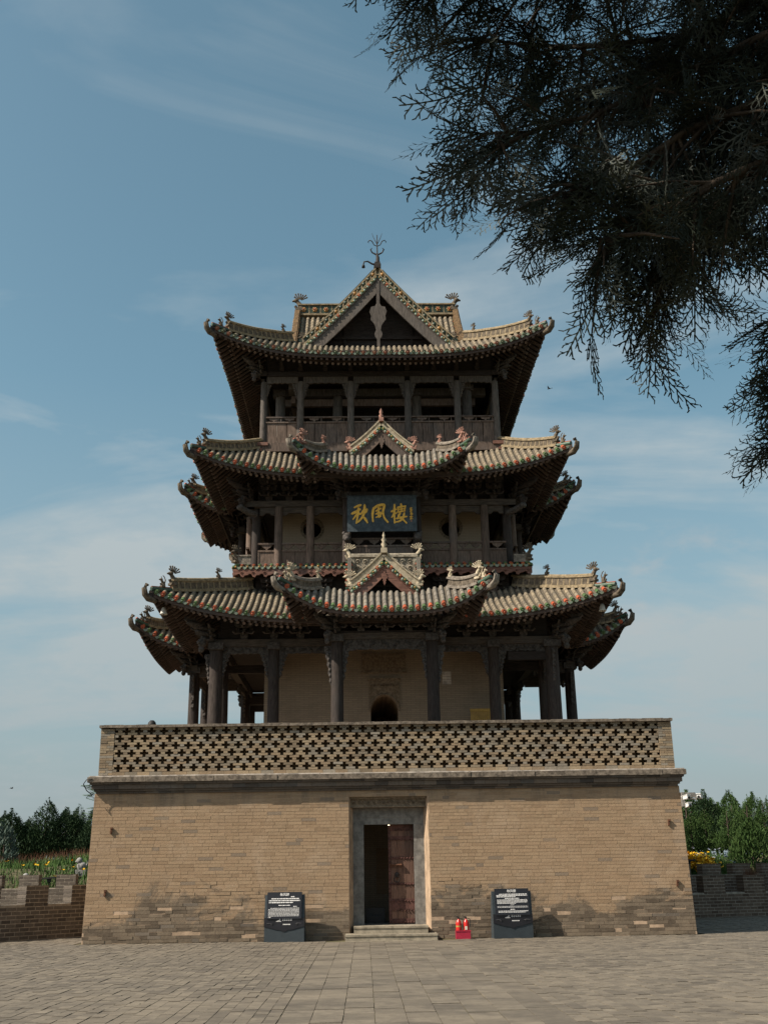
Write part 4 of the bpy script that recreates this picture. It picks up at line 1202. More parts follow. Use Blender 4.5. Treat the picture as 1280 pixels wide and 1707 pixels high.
for k in RK:                                            # second storey
    for x in (-4.4, -3.6, -2.5, 2.47, 3.59):
        o = column(x, -4.7 if abs(x) < 4 else -4.4, 11.8, 14.0, 0.16 if abs(x) > 4 else 0.145, 'wood_brown' if abs(x) < 4 else 'wood_dark', False, k)
    for x in (-1.22, 1.2):
        o = column(x, -5.25, 11.8, 14.1, 0.15, 'wood_dark', True, k)
        if k == 0:
            b = MB(); b.ball((x, -5.42, 12.66), (0.15, 0.13, 0.17)); b.ball((x, -5.5, 12.58), (0.09, 0.09, 0.08)); b.ball((x - 0.1, -5.42, 12.8), (0.06, 0.06, 0.07)); b.ball((x + 0.1, -5.42, 12.8), (0.06, 0.06, 0.07))
            sub(o, b, 'carved_lion', 'carving')
    beam(-4.72, 4.72, -4.6, 14.02, 14.24, 0.26, 'wood_beam', k)
    for a, b_ in ((-4.4, -3.6), (-3.6, -2.5), (-2.5, -1.2), (1.2, 2.47), (2.47, 3.59), (3.59, 4.4)):
        bm = MB(); W = b_ - a - 0.26; x0 = a + 0.13
        pts = [(0, 0.24), (W, 0.24), (W, -0.06), (W - 0.12, -0.05), (W - 0.2, 0.03), (0.2, 0.03), (0.12, -0.05), (0, -0.06)]
        bm.plate(pts, (x0, -4.66, 13.775), (1, 0, 0), (0, 0, 1), (0, 0.1, 0)); XF.append(rotk(k)); sub(tower, bm, 'lintel_board', 'wood_beam'); XF.pop()
    beam(-1.55, 1.53, -5.25, 14.1, 14.32, 0.24, 'wood_beam', k)
    for s in (-1, 1):                                    # carved corner arm
        if k in (0,):
            q = MB(); q.tube([(s * 4.4, -4.75, 13.72), (s * 4.62, -4.95, 13.74), (s * 4.86, -5.12, 13.84)], [0.11, 0.12, 0.10], 8); q.ball((s * 4.9, -5.15, 13.86), (0.13, 0.12, 0.11)); sub(tower, q, 'carved_arm', 'carving')
    # railing: plank panels and a pierced top band
    for a, b_ in ((-4.4, -3.6), (-3.6, -2.5), (-2.5, -1.22), (-1.22, 1.2), (1.2, 2.47), (2.47, 3.59), (3.59, 4.4)):
        y = -5.22 if abs(a + b_) < 0.5 else -4.72
        r = MB(); nP = max(1, round((b_ - a) / 0.55)); w_ = (b_ - a - 0.24) / nP
        for i in range(nP): r.span(a + 0.12 + i * w_ + 0.02, a + 0.12 + (i + 1) * w_ - 0.02, y - 0.02, y + 0.02, 11.86, 12.36)
        r.span(a + 0.1, b_ - 0.1, y - 0.05, y + 0.05, 12.36, 12.42); r.span(a + 0.1, b_ - 0.1, y - 0.05, y + 0.05, 12.62, 12.68); r.span(a + 0.1, b_ - 0.1, y - 0.045, y + 0.045, 11.80, 11.87)
        for i in range(nP):
            cx = a + 0.12 + (i + 0.5) * w_
            r.plate([(-0.2, 0.2), (0.2, 0.2), (0.12, 0.1), (0.05, 0.06), (0, 0), (-0.05, 0.06), (-0.12, 0.1)], (cx, y - 0.02, 12.42), (1, 0, 0), (0, 0, 1), (0, 0.04, 0))
        for i in range(nP + 1): r.span(a + 0.12 + i * w_ - 0.02, a + 0.12 + i * w_ + 0.02, y - 0.04, y + 0.04, 11.87, 12.36)
        XF.append(rotk(k)); sub(tower, r, 'railing', 'wood_brown'); XF.pop()
    # gallery edge: little row of tile ends over a scroll-cut red board
    e = MB(); n = 51
    for i in range(n):
        x = -5.0 + i * 0.2
        e.tube([(x, -4.9, 11.84), (x, -5.12, 11.74)], 0.066, 8, 1 if i % 2 else 2); e.ball((x, -5.13, 11.735), (0.04, 0.03, 0.04), 4, 6, 3)
        if i < n - 1: d = MB(); drip(d, (x + 0.1, -5.11, 11.735), (1, 0, 0), (0, -1, 0), 0.085, 3); e.add(d.v, d.f, 3)
    XF.append(rotk(k)); sub(tower, e, 'tile_edging', ['tile_ash', 'glaze_red', 'glaze_green', 'glaze_pale', 'glaze_ochre'], 'stuff'); XF.pop()
    f = MB(); n = 26
    for i in range(n):
        x = -5.08 + i * 10.16 / n; W = 10.16 / n
        f.plate([(0, 0.24), (W, 0.24), (W, 0.02), (W * 0.86, -0.05), (W * 0.66, -0.02), (W * 0.6, 0.05), (W * 0.45, 0.08), (W * 0.2, 0.03), (0, 0.02)], (x, -5.10, 11.42), (1, 0, 0), (0, 0, 1), (0, 0.06, 0))
        f.tube([(x + W * 0.7 + 0.06 * (1 - q / 9) * math.cos(q), -5.11, 11.52 + 0.05 * (1 - q / 9) * math.sin(q)) for q in range(9)], 0.014, 4)
    XF.append(rotk(k)); sub(tower, f, 'scroll_fascia', 'wood_red'); XF.pop()
    cbk = MB(); cbk.span(-5.05, -4.5, -5.05, -4.93, 11.84, 12.12); cbk.span(-5.08, -4.5, -5.08, -4.9, 12.12, 12.17)
    cbk.span(-5.05, -4.93, -4.93, -4.5, 11.84, 12.12)
    XF.append(rotk(k)); o = sub(tower, cbk, 'corner_ridge', 'grey_clay'); b = MB(); beast(b, (-5.02, -5.02, 11.9), math.atan2(-1, -1), 0.62); sub(o, b, 'ridge_beast', 'dark_clay'); XF.pop()

for k in RK:                                            # third storey
    for x in (-4.25, -2.91, -1.07, 1.02, 2.84):
        o = column(x, -4.3 if abs(x) < 4 else -4.25, 16.5, 19.0, 0.125, 'wood_grey', False, k)
        if k == 0 and abs(x) < 4:
            for s in (-1, 1): carved_bracket(o, x + s * 0.1, -4.33, 18.92, s, 0.62, 0.2, 'wood_grey', k)
        elif k == 0: carved_bracket(o, x + 0.1, -4.28, 18.92, 1, 0.5, 0.16, 'wood_grey', k)
    for a, b_ in ((-4.25, -2.91), (-2.91, -1.07), (-1.07, 1.02), (1.02, 2.84), (2.84, 4.25)):
        bm = MB(); W = b_ - a - 0.2; n = 12
        pts = [(0, 0.28), (W, 0.28)] + [(W * (1 - i / n), 0.02 - 0.05 * (abs(2 * i / n - 1) ** 3) + (0.035 if i % 2 else 0)) for i in range(n + 1)]
        bm.plate(pts, (a + 0.1, -4.33, 18.93), (1, 0, 0), (0, 0, 1), (0, 0.08, 0)); XF.append(rotk(k)); sub(tower, bm, 'lintel_board', 'wood_grey'); XF.pop()
        r = MB(); nP = max(2, round((b_ - a) / 0.5)); w_ = (b_ - a - 0.24) / nP; y = -4.30
        for i in range(nP): r.span(a + 0.12 + i * w_ + 0.012, a + 0.12 + (i + 1) * w_ - 0.012, y - 0.02 + rnd.uniform(0, 0.008), y + 0.02, 16.56, 17.36)
        r.span(a + 0.1, b_ - 0.1, y - 0.05, y + 0.05, 17.36, 17.41); r.span(a + 0.1, b_ - 0.1, y - 0.05, y + 0.05, 17.56, 17.61)
        for i in range(2):
            cx = a + 0.1 + (i + 0.5) * (b_ - a - 0.2) / 2
            r.plate([(-0.2, 0.15), (0.2, 0.15), (0.14, 0.07), (0.05, 0.06), (0, 0), (-0.05, 0.06), (-0.14, 0.07)], (cx, y - 0.02, 17.41), (1, 0, 0), (0, 0, 1), (0, 0.04, 0))
            r.span(cx + 0.24, cx + 0.27, y - 0.03, y + 0.03, 17.41, 17.56)
        XF.append(rotk(k)); sub(tower, r, 'railing', 'wood_brown'); XF.pop()
    beam(-4.45, 4.45, -4.27, 19.215, 19.40, 0.24, 'wood_shade', k)
    beam(-4.50, 4.50, -4.38, 16.20, 16.53, 0.22, 'wood_brown', k, 'floor_beam')
    for s in (-1, 1):
        q = MB(); q.span(s * 4.5, s * 4.05, -4.54, -4.5, 16.42, 16.54); q.span(s * 4.5, s * 4.25, -4.54, -4.5, 16.2, 16.3); XF.append(rotk(k)); sub(tower, q, 'beam_end', 'wood_red'); XF.pop()
    for x in (-3.72, -1.57, 1.40):
        column(x, -3.25, 16.5, 18.85, 0.19, 'wood_grey', True, k)
    beam(-4.0, 4.0, -3.25, 18.86, 19.16, 0.26, 'wood_grey', k); beam(-3.6, 3.6, -3.22, 18.48, 18.76, 0.16, 'wood_brown', k)

# ---- bracket sets under the eaves
def bracket_mesh(w_=0.62, d=0.85, h=0.72):
    b = MB()
    def block(x, y, z, s): 
        b.hexa([(x - s * 0.36, y - s * 0.36, z), (x + s * 0.36, y - s * 0.36, z), (x + s * 0.36, y + s * 0.36, z), (x - s * 0.36, y + s * 0.36, z),
                (x - s / 2, y - s / 2, z + s * 0.45), (x + s / 2, y - s / 2, z + s * 0.45), (x + s / 2, y + s / 2, z + s * 0.45), (x - s / 2, y + s / 2, z + s * 0.45)])
        b.span(x - s / 2, x + s / 2, y - s / 2, y + s / 2, z + s * 0.45, z + s * 0.75)
    def arm(x, y, z, L, t):
        b.plate([(-L / 2, 0.12), (L / 2, 0.12), (L / 2, 0.06), (L * 0.42, 0.015), (L * 0.3, 0), (-L * 0.3, 0), (-L * 0.42, 0.015), (-L / 2, 0.06)], (x, y - t / 2, z), (1, 0, 0), (0, 0, 1), (0, t, 0))
    block(0, 0, 0, 0.26)
    for j in range(3):
        y = -d * 0.32 * j; z = 0.20 + 0.17 * j; L = w_ * (0.85 + 0.12 * j)
        arm(0, y, z, L, 0.09)
        for x in (-L * 0.43, 0, L * 0.43): block(x, y, z + 0.11, 0.12)
        b.plate([(0, 0.11), (-d * 0.32 - 0.08, 0.11), (-d * 0.32 - 0.08, 0.04), (-d * 0.25, 0), (0, 0)], (-0.04, y, z), (0, 1, 0), (0, 0, 1), (0.08, 0, 0))
        # beak: a tapering arm that dips and curls up at the end
        b.tube([(0, y - 0.1, z + 0.06), (0, y - 0.28, z - 0.02), (0, y - 0.42, z - 0.07), (0, y - 0.50, z - 0.02)], [0.055, 0.05, 0.038, 0.03], 6)
    for s in (-1, 1):    # splayed carved arms
        b.tube([(0, -0.05, 0.28), (s * 0.16, -0.22, 0.2), (s * 0.28, -0.34, 0.15), (s * 0.35, -0.42, 0.21)], [0.05, 0.045, 0.035, 0.03], 6)
    b.span(-w_ * 0.62, w_ * 0.62, -d * 0.64 - 0.05, -d * 0.64 + 0.05, 0.66, 0.78)
    return b
BR = {s: None for s in ('a',)}
XF.append(Matrix.Identity(4))
br_me = bracket_mesh().mesh('bracket_set', ['carving']); br_me.materials[0] = MAT['carving']
br_dk = bracket_mesh(0.58, 0.7).mesh('bracket_set', ['wood_dark'])
XF.pop()
def bracket_row(k, xs_, y, z, me, sc=1.0, cy=0):
    M = rotk(k)
    for x in xs_:
        q = M @ Vector((x, y, z))
        link('bracket_set', me, tower, q, None, None, k * math.pi / 2, (sc, sc, sc))
for k in RK:
    bracket_row(k, [-4.6, -3.62, -2.75, 2.72, 3.58, 4.6], -5.5, 9.12, br_me)
    bracket_row(k, [-1.52, -0.76, 0.0, 0.76, 1.49], -6.8, 9.03, br_me, 0.9)
    bracket_row(k, [-3.95, -3.25, -2.5, -1.75, 1.75, 2.47, 3.25, 3.95], -4.6, 14.24, br_dk, 0.95)
    bracket_row(k, [-1.22, -0.61, 0, 0.61, 1.2], -5.25, 14.32, br_dk, 0.85)
    bracket_row(k, [-3.95, -2.95, -1.95, 1.95, 2.95, 3.95], -4.45, 10.86, br_dk, 0.72)
    for x in (-3.6, -2.91, -2.0, -1.07, 0, 1.02, 2.0, 2.84, 3.6):
        q = MB(); q.box((x, -4.34, 19.52), (0.16, 0.2, 0.18)); q.span(x - 0.05, x + 0.05, -4.75, -4.24, 19.56, 19.68); q.tube([(x, -4.5, 19.66), (x, -4.85, 19.60)], 0.05, 6)
        XF.append(rotk(k)); sub(tower, q, 'bracket_block', 'wood_dark'); XF.pop()
# carved heads and arms at the corners of each eave
def corner_head(x, y, z, ang, sc=1.0, k=0, mat='carving'):
    b = MB(); d = Vector((math.cos(ang), math.sin(ang), 0)); u = Vector((0, 0, 1)); o = Vector((x, y, z)); p_ = Vector((-d.y, d.x, 0))
    for j in range(3):
        b.tube([o + u * (0.18 * j) * sc, o + d * (0.28 + 0.22 * j) * sc + u * (0.18 * j - 0.02) * sc, o + d * (0.48 + 0.24 * j) * sc + u * (0.18 * j + 0.04) * sc], [0.09 * sc, 0.085 * sc, 0.06 * sc], 7)
        for s in (-1, 1):
            b.tube([o + u * (0.16 * j + 0.05) * sc, o + (d * 0.3 + p_ * s * 0.22) * (0.8 + 0.3 * j) * sc + u * (0.16 * j) * sc, o + (d * 0.42 + p_ * s * 0.34) * (0.8 + 0.3 * j) * sc + u * (0.16 * j + 0.07) * sc], [0.05 * sc, 0.05 * sc, 0.035 * sc], 6)
    h = o + d * 0.46 * sc - u * 0.16 * sc      # hanging carved boss
    b.ball(h, (0.14 * sc, 0.14 * sc, 0.16 * sc)); b.ball(h - u * 0.2 * sc + d * 0.02, (0.10 * sc, 0.10 * sc, 0.12 * sc)); b.ball(h + d * 0.13 * sc + u * 0.02, (0.07 * sc,) * 3); b.ball(h + p_ * 0.12 * sc + u * 0.12 * sc, (0.06 * sc,) * 3); b.ball(h - p_ * 0.12 * sc + u * 0.12 * sc, (0.06 * sc,) * 3)
    h2 = o + d * 0.86 * sc + u * 0.42 * sc
    b.tube([h2 - d * 0.3 * sc, h2, h2 + d * 0.22 * sc + u * 0.03], [0.10 * sc, 0.11 * sc, 0.06 * sc], 8)
    b.plate([(-0.1, 0.0), (0.16, -0.02), (0.34, 0.1), (0.3, 0.2), (0.1, 0.16), (-0.12, 0.22)], h2 - p_ * 0.03, d * sc, u * sc, p_ * 0.06)
    XF.append(rotk(k)); sub(tower, b, 'corner_carving', mat); XF.pop()
for k in RK:
    corner_head(-5.6, -5.6, 9.1, R(225), 1.0, k)
    corner_head(-4.55, -4.65, 14.3, R(225), 0.95, k, 'wood_dark'); corner_head(-4.32, -4.32, 19.3, R(225), 0.8, k)
    corner_head(-4.5, -4.5, 10.75, R(225), 0.62, k, 'wood_dark')
    for s in (-1, 1):
        a = R(270 + s * 42)
        corner_head(s * 1.55, -6.85, 9.02, a, 0.85, k); corner_head(s * 1.25, -5.3, 14.3, a, 0.8, k, 'wood_dark')
# small timber struts under the second-storey gallery
for x in (-3.4, -2.4, 2.4, 3.4):
    q = MB(); q.span(x - 0.07, x + 0.07, -4.62, -4.46, 10.85, 11.42); q.box((x + 0.4, -4.6, 10.98), (0.26, 0.2, 0.2)); sub(tower, q, 'strut', 'wood_brown')

# ---- roofs
S1 = Skirt(0, 7.42, 7.02, 4.5, 9.50, 10.78, 10.36)
skirt_roof(S1, 'tiled_roof', 'lowest main roof of sand-coloured tiles', 'tile_sand', rows_on=(0,), clip=lambda k, u: abs(u) > 2.55, col_a=5.5, ridge_m='tan_clay', beast_m='dark_clay', ridge_h=0.27, hip_end=0.80, beasts=(0.35,), bh=0.62)
S2 = Skirt(0, 6.50, 6.08, 4.3, 14.76, 15.98, 15.58)
skirt_roof(S2, 'tiled_roof', 'middle main roof of sand-coloured tiles', 'tile_sand', rows_on=(0,), clip=lambda k, u: abs(u) > 2.2, col_a=4.6, ridge_m='tan_clay', beast_m='dark_clay', ridge_h=0.22, hip_end=0.80, beasts=(), bh=0.58)
S3 = Skirt(0, 6.04, 5.62, 3.25, 19.52, 20.95, 20.45)
top = skirt_roof(S3, 'tiled_roof', 'topmost roof with a cross of green-glazed ridges and gables', 'tile_sand', rows_on=(0,), col_a=4.25, ridge_m='tan_clay', beast_m='dark_clay', ridge_h=0.26, hip_in=3.3, hip_end=0.80, beasts=(0.12,), bh=0.56, caps=['tile_sand', 'glaze_red_worn', 'glaze_green_worn', 'glaze_ochre'])
# porches with their gables on all four sides
P1 = Skirt(-5.43, 3.26, 2.86, 1.9, 9.45, 10.22, 10.34, 0.30)
P2 = Skirt(-4.27, 2.97, 2.58, 1.8, 14.60, 15.36, 15.47, 0.30)
G1 = Gable(1.10, 11.25, 10.26); G2 = Gable(1.08, 16.45, 15.44)
for k in RK:
    XF.append(rotk(k))
    if k != 2:
        lim = {1: (-1.2, P1.m), 3: (-P1.m, 1.2)}
        lim = {1: (-P1.m, -0.1), 3: (0.1, P1.m)}
        rows = (0,) if k == 0 else ((3,) if k == 3 else (1,))
        # on the side porches the slope towards the viewer is that porch's own flank
        fl_ = {0: (0,), 1: (3,), 3: (1,)}[k]
        rf = skirt_roof(P1, 'porch_roof', 'lower porch roof with a gable' if k == 0 else None, 'tile_ash' if k == 0 else 'tile_sand', rows_on=fl_, sides=(0, 1, 3), umax={1: (-P1.m, -1.3), 3: (1.3, P1.m)}, corners=(0, 1), col_a=1.55, ridge_m='grey_clay' if k == 0 else 'tan_clay', beast_m='cream_clay' if k == 0 else 'dark_clay', tip_m='grey_clay' if k == 0 else 'dark_clay', ridge_h=0.2, hip_in=1.9, hip_start=0.1, hip_end=0.74, beasts=(0.14,), bh=0.56)
        gable_slopes(rf, G1, -7.42, -5.2)
        gable_front(rf, G1, -7.45, 0.2, 0.40, 'wood_red', 'cream_clay' if k == 0 else 'grey_clay', 0.20, 'cream_clay' if k == 0 else 'dark_clay', bh=0.55, pend=0.42)
        # tall carved ridge wall across the porch roof behind the gable, fan beasts at its ends
        rw = MB(); rw.span(-1.06, 1.06, -6.72, -6.56, 10.25, 11.56); rw.span(-1.10, 1.10, -6.78, -6.5, 11.56, 11.63); rw.tube([(-1.1, -6.64, 11.66), (1.1, -6.64, 11.66)], 0.06, 7); pm_ = 'pale_clay' if k == 0 else 'grey_clay'; bm_ = 'cream_clay' if k == 0 else 'dark_clay'
        for s in (-1, 1):
            rw.span(s * 1.06, s * 0.95, -6.75, -6.53, 10.25, 11.56)
            for i in range(4):
                for j in range(3):
                    cx, cz = s * (0.85 - j * 0.24), 11.42 - i * 0.22
                    if cz > G1.z(cx) + 0.35: rw.tube([(cx + 0.085 * (1 - q / 9) * math.cos(q * 0.95), -6.74, cz + 0.085 * (1 - q / 9) * math.sin(q * 0.95)) for q in range(9)], 0.022, 5)
        sub(rf, rw, 'main_ridge', pm_)
        for s in (-1, 1):
            te = MB()
            for i in range(12):
                z = 10.34 + i * 0.095
                te.tube([(s * 1.02, -6.80 - 0.03 * (11 - i), z), (s * 1.24, -6.80 - 0.03 * (11 - i), z - 0.02)], 0.05, 7, i % 2)
            te.span(s * 1.05, s * 1.18, -7.1, -6.5, 10.3, 11.45, 2)
            sub(rf, te, 'edge_tiles', ['glaze_red', 'glaze_teal', 'tile_ash'], 'stuff')
            b = MB(); beast(b, (s * 1.13, -6.64, 11.5), 0 if s > 0 else math.pi, 0.56); sub(rf, b, 'ridge_beast', bm_)
        fn = MB(); fn.lathe([(0.0, 0.0), (0.09, 0.0), (0.05, 0.08), (0.10, 0.16), (0.045, 0.24), (0.085, 0.31), (0.03, 0.40), (0.05, 0.46), (0.0, 0.60)], (0, -7.33, 11.66), 9); fn.box((0, -7.36, 11.58), (0.2, 0.28, 0.16)); sub(rf, fn, 'ridge_finial', bm_)
    if k != 2:
        rf = skirt_roof(P2, 'porch_roof', 'upper porch roof with a gable' if k == 0 else None, 'tile_ash' if k == 0 else 'tile_sand', rows_on=fl_, sides=(0, 1, 3), umax={1: (-P2.m, -1.5), 3: (1.5, P2.m)}, corners=(0, 1), col_a=1.25, ridge_m='grey_clay' if k == 0 else 'tan_clay', beast_m='pink_clay' if k == 0 else 'dark_clay', tip_m='grey_clay' if k == 0 else 'dark_clay', ridge_h=0.17, hip_in=1.8, hip_start=0.1, hip_end=0.74, beasts=(0.16,), bh=0.52)
        gable_slopes(rf, G2, -6.12, -4.0)
        gable_front(rf, G2, -6.15, 0.2, 0.42, 'wood_brown', 'cream_clay' if k == 0 else 'grey_clay', 0.14, 'pink_clay' if k == 0 else 'dark_clay', bh=0.5, pend=0.42)
        fn = MB(); fn.lathe([(0.0, 0.0), (0.07, 0.0), (0.045, 0.06), (0.085, 0.14), (0.04, 0.2), (0.07, 0.27), (0.0, 0.44)], (0, -6.03, 16.75), 9); fn.box((0, -6.05, 16.7), (0.16, 0.26, 0.14)); sub(rf, fn, 'ridge_finial', 'pink_clay' if k == 0 else 'dark_clay')
    XF.pop()
# crossed gables of the top roof
G3 = Gable(2.88, 23.98, 20.88, 0.12)
far_rows = MB()
for k in RK:
    XF.append(rotk(k))
    gable_slopes(top, G3, -3.42, 0.0)
    gable_front(top, G3, -3.45, 0.2, 0.62, 'wood_grey', 'tan_clay' if k == 0 else 'ochre_clay', 0.26, 'dark_clay', band=True, dark_y=0.8, bh=0.5, pend=1.7)
    ridge_bar(top, (0, -3.3, 0), (0, 0, 0), 24.06, 0.40, ['tan_clay', 'glaze_deep', 'glaze_ochre', 'glaze_red'], True)
    for s in (-1, 1):                                    # tile rows of both slopes, down to the valley
        for i in range(6):
            y = -3.1 + i * 0.22
            e = min(abs(y), G3.gw)
            rowm = tile_row([(s * e * j / 6, y, G3.z(e * j / 6) + 0.01) for j in range(7)], 0.08, 0)
            if (k == 1 and s < 0) or (k == 3 and s > 0): sub(top, rowm, 'tile_row', ['tile_sand'] + CAP[1:])
            else: stuff_add(far_rows, rowm, Matrix.Identity(4), XF[-1])
    if k in (1, 2, 3):
        b = MB(); beast(b, (0, -3.25, 24.3), R(270), 0.85); sub(top, b, 'ridge_beast', 'dark_clay')
    XF.pop()
sub(top, far_rows, 'tile_rows', ['tile_sand'] + CAP[1:], 'stuff')
# wrought iron finial over the front gable
fi = MB(); o = vec(0, -3.35, 24.35)
fi.box(o + vec(0, 0, 0.12), (0.22, 0.22, 0.3)); fi.tube([o, o + vec(0.02, 0, 0.55), o + vec(-0.02, 0, 0.75)], [0.10, 0.07, 0.04], 7)
fi.tube([o + vec(0, 0, 0.5), o + vec(0, 0, 1.75)], [0.03, 0.015], 6)
for s in (-1, 1):
    fi.tube([o + vec(0, 0, 1.15), o + vec(s * 0.12, 0, 1.22), o + vec(s * 0.2, 0, 1.42), o + vec(s * 0.3, 0, 1.47), o + vec(s * 0.36, 0, 1.38), o + vec(s * 0.33, 0, 1.32)], [0.02, 0.02, 0.022, 0.022, 0.018, 0.01], 5)
    fi.tube([o + vec(0, 0, 1.25), o + vec(s * 0.13, 0.02, 1.6), o + vec(s * 0.2, 0.02, 1.85)], [0.015, 0.012, 0.006], 5)
    fi.tube([o + vec(s * 0.05, 0, 0.72), o + vec(s * 0.2, 0, 0.82), o + vec(s * 0.26, 0, 0.98), o + vec(s * 0.2, 0, 1.06)], [0.04, 0.03, 0.03, 0.012], 5)
fi.tube([o + vec(0, 0, 0.2), o + vec(-0.2, 0, 0.22), o + vec(-0.38, 0, 0.36), o + vec(-0.52, 0, 0.34), o + vec(-0.55, 0, 0.2)], [0.05, 0.04, 0.035, 0.03, 0.025], 6)
fi.lathe([(0.02, 0.06), (0.05, 0.0), (0.07, -0.12), (0.0, -0.12)], o + vec(-0.55, 0, 0.16), 8)
fi.v = [(x_, y_, 24.35 + (z_ - 24.35) * 0.86) for x_, y_, z_ in fi.v]
sub(top, fi, 'roof_finial', 'iron')
# ------------------------------------------------------------------ name plaque
pq = thing('plaque', (0, -5.62, 12.85), 'dark blue board with three gold characters, hung above the second gallery', 'plaque')
b = MB(); b.span(-1.20, 1.17, -5.62, -5.54, 12.80, 14.06); b.span(-1.22, 1.19, -5.64, -5.53, 14.06, 14.09); b.build('board', 'plaque_blue', pq)
def px(x, y):  # brush drawing units to the face of the board
    return (-1.20 + (x - 155) * 2.37 / 995.0, 14.06 - (y - 250) * 1.26 / 490.0)
_st = [0]
def brush(mb, pts, w, y=-5.632, d=0.012, mi=0):
    _st[0] += 1; d += 0.0012 * (_st[0] % 12)
    P_ = [Vector((px(*p)[0], 0, px(*p)[1])) for p in pts]
    fine = []
    for i in range(len(P_) - 1):
        p0 = P_[max(i - 1, 0)]; p1 = P_[i]; p2 = P_[i + 1]; p3 = P_[min(i + 2, len(P_) - 1)]
        for j in range(5):
            t = j / 5
            fine.append(0.5 * ((2 * p1) + (p2 - p0) * t + (2 * p0 - 5 * p1 + 4 * p2 - p3) * t * t + (3 * p1 - p0 - 3 * p2 + p3) * t ** 3))
    fine.append(P_[-1])
    n = len(fine); L = []; Rr = []
    for i, q in enumerate(fine):
        t = fine[min(i + 1, n - 1)] - fine[max(i - 1, 0)]; t.normalize(); nn = Vector((-t.z, 0, t.x))
        s = i / (n - 1); ww = w * 0.00245 * (0.72 + 0.38 * math.sin(math.pi * min(1, s * 1.1 + 0.12)))
        L.append(q + nn * ww / 2); Rr.append(q - nn * ww / 2)
    a = fine[0] - (fine[1] - fine[0]).normalized() * w * 0.0011; e = fine[-1] + (fine[-1] - fine[-2]).normalized() * w * 0.0008
    loop = [a] + L + [e] + Rr[::-1]
    n2 = len(loop)
    f = [Vector((q.x, y - d, q.z)) for q in loop]; bk = [Vector((q.x, y + 0.02, q.z)) for q in loop]
    fs = [(0, 1, n2 - 1)] + [(i, i + 1, n2 - 1 - i, n2 - i) for i in range(1, n - 0)] + [(n, n + 1, n + 2)]
    mb.add(f, fs, mi); mb.add(f + bk, [(i, (i + 1) % n2, (i + 1) % n2 + n2, i + n2) for i in range(n2)], mi)
GLYPH = [
 [([(352, 372), (310, 385), (258, 408)], 24), ([(222, 495), (275, 470), (345, 432)], 27), ([(318, 415), (308, 500), (286, 628)], 26), ([(306, 478), (268, 535), (236, 575)], 17), ([(318, 490), (345, 505)], 22),
  ([(352, 500), (385, 450), (402, 425)], 18), ([(405, 375), (402, 455), (372, 545), (306, 612)], 28), ([(440, 432), (424, 470), (398, 492)], 24), ([(396, 548), (424, 585), (444, 622)], 26)],
 [([(540, 412), (518, 500), (524, 606)], 26), ([(528, 430), (592, 388), (668, 374), (688, 392), (668, 470), (688, 556), (738, 618)], 28), ([(640, 420), (598, 442), (566, 462)], 20), ([(606, 412), (603, 470), (600, 545)], 22), ([(566, 500), (628, 482), (640, 500), (606, 530), (568, 548)], 20), ([(604, 545), (640, 528)], 20)],
 [([(788, 470), (826, 452), (862, 436)], 22), ([(836, 372), (830, 500), (832, 630)], 24), ([(828, 480), (808, 528), (790, 552)], 16), ([(840, 480), (862, 500)], 16),
  ([(928, 362), (934, 405), (936, 470)], 20), ([(878, 412), (940, 402), (996, 392)], 20), ([(884, 412), (886, 472)], 17), ([(988, 396), (976, 462)], 17), ([(884, 440), (984, 428)], 15), ([(872, 478), (936, 466), (988, 460)], 18),
  ([(914, 490), (892, 540), (950, 578), (1004, 632)], 24), ([(974, 490), (952, 560), (900, 604), (836, 616)], 22), ([(858, 566), (930, 552), (1010, 540)], 21)]]
for g_ in GLYPH:
    m = MB()
    for pts, w_ in g_: brush(m, pts, w_ * 1.25)
    m.build('gold_character', 'gold', pq)
m = MB()
for pts in ([(1052, 425), (1090, 420)], [(1070, 412), (1068, 470)], [(1052, 448), (1092, 445)], [(1055, 470), (1090, 462)], [(1060, 490), (1085, 484), (1062, 505)], [(1060, 512), (1092, 500), (1072, 530)],
            [(1050, 545), (1092, 540)], [(1070, 532), (1068, 580)], [(1052, 575), (1094, 572)], [(1056, 560), (1086, 556)]): brush(m, pts, 9)
m.build('gold_inscription', 'gold', pq)
m = MB(); x0, z0_ = px(1058, 612); x1, z1_ = px(1082, 590); m.span(x0, x1, -5.635, -5.62, z0_, z1_); m.build('seal', 'pink_clay', pq)

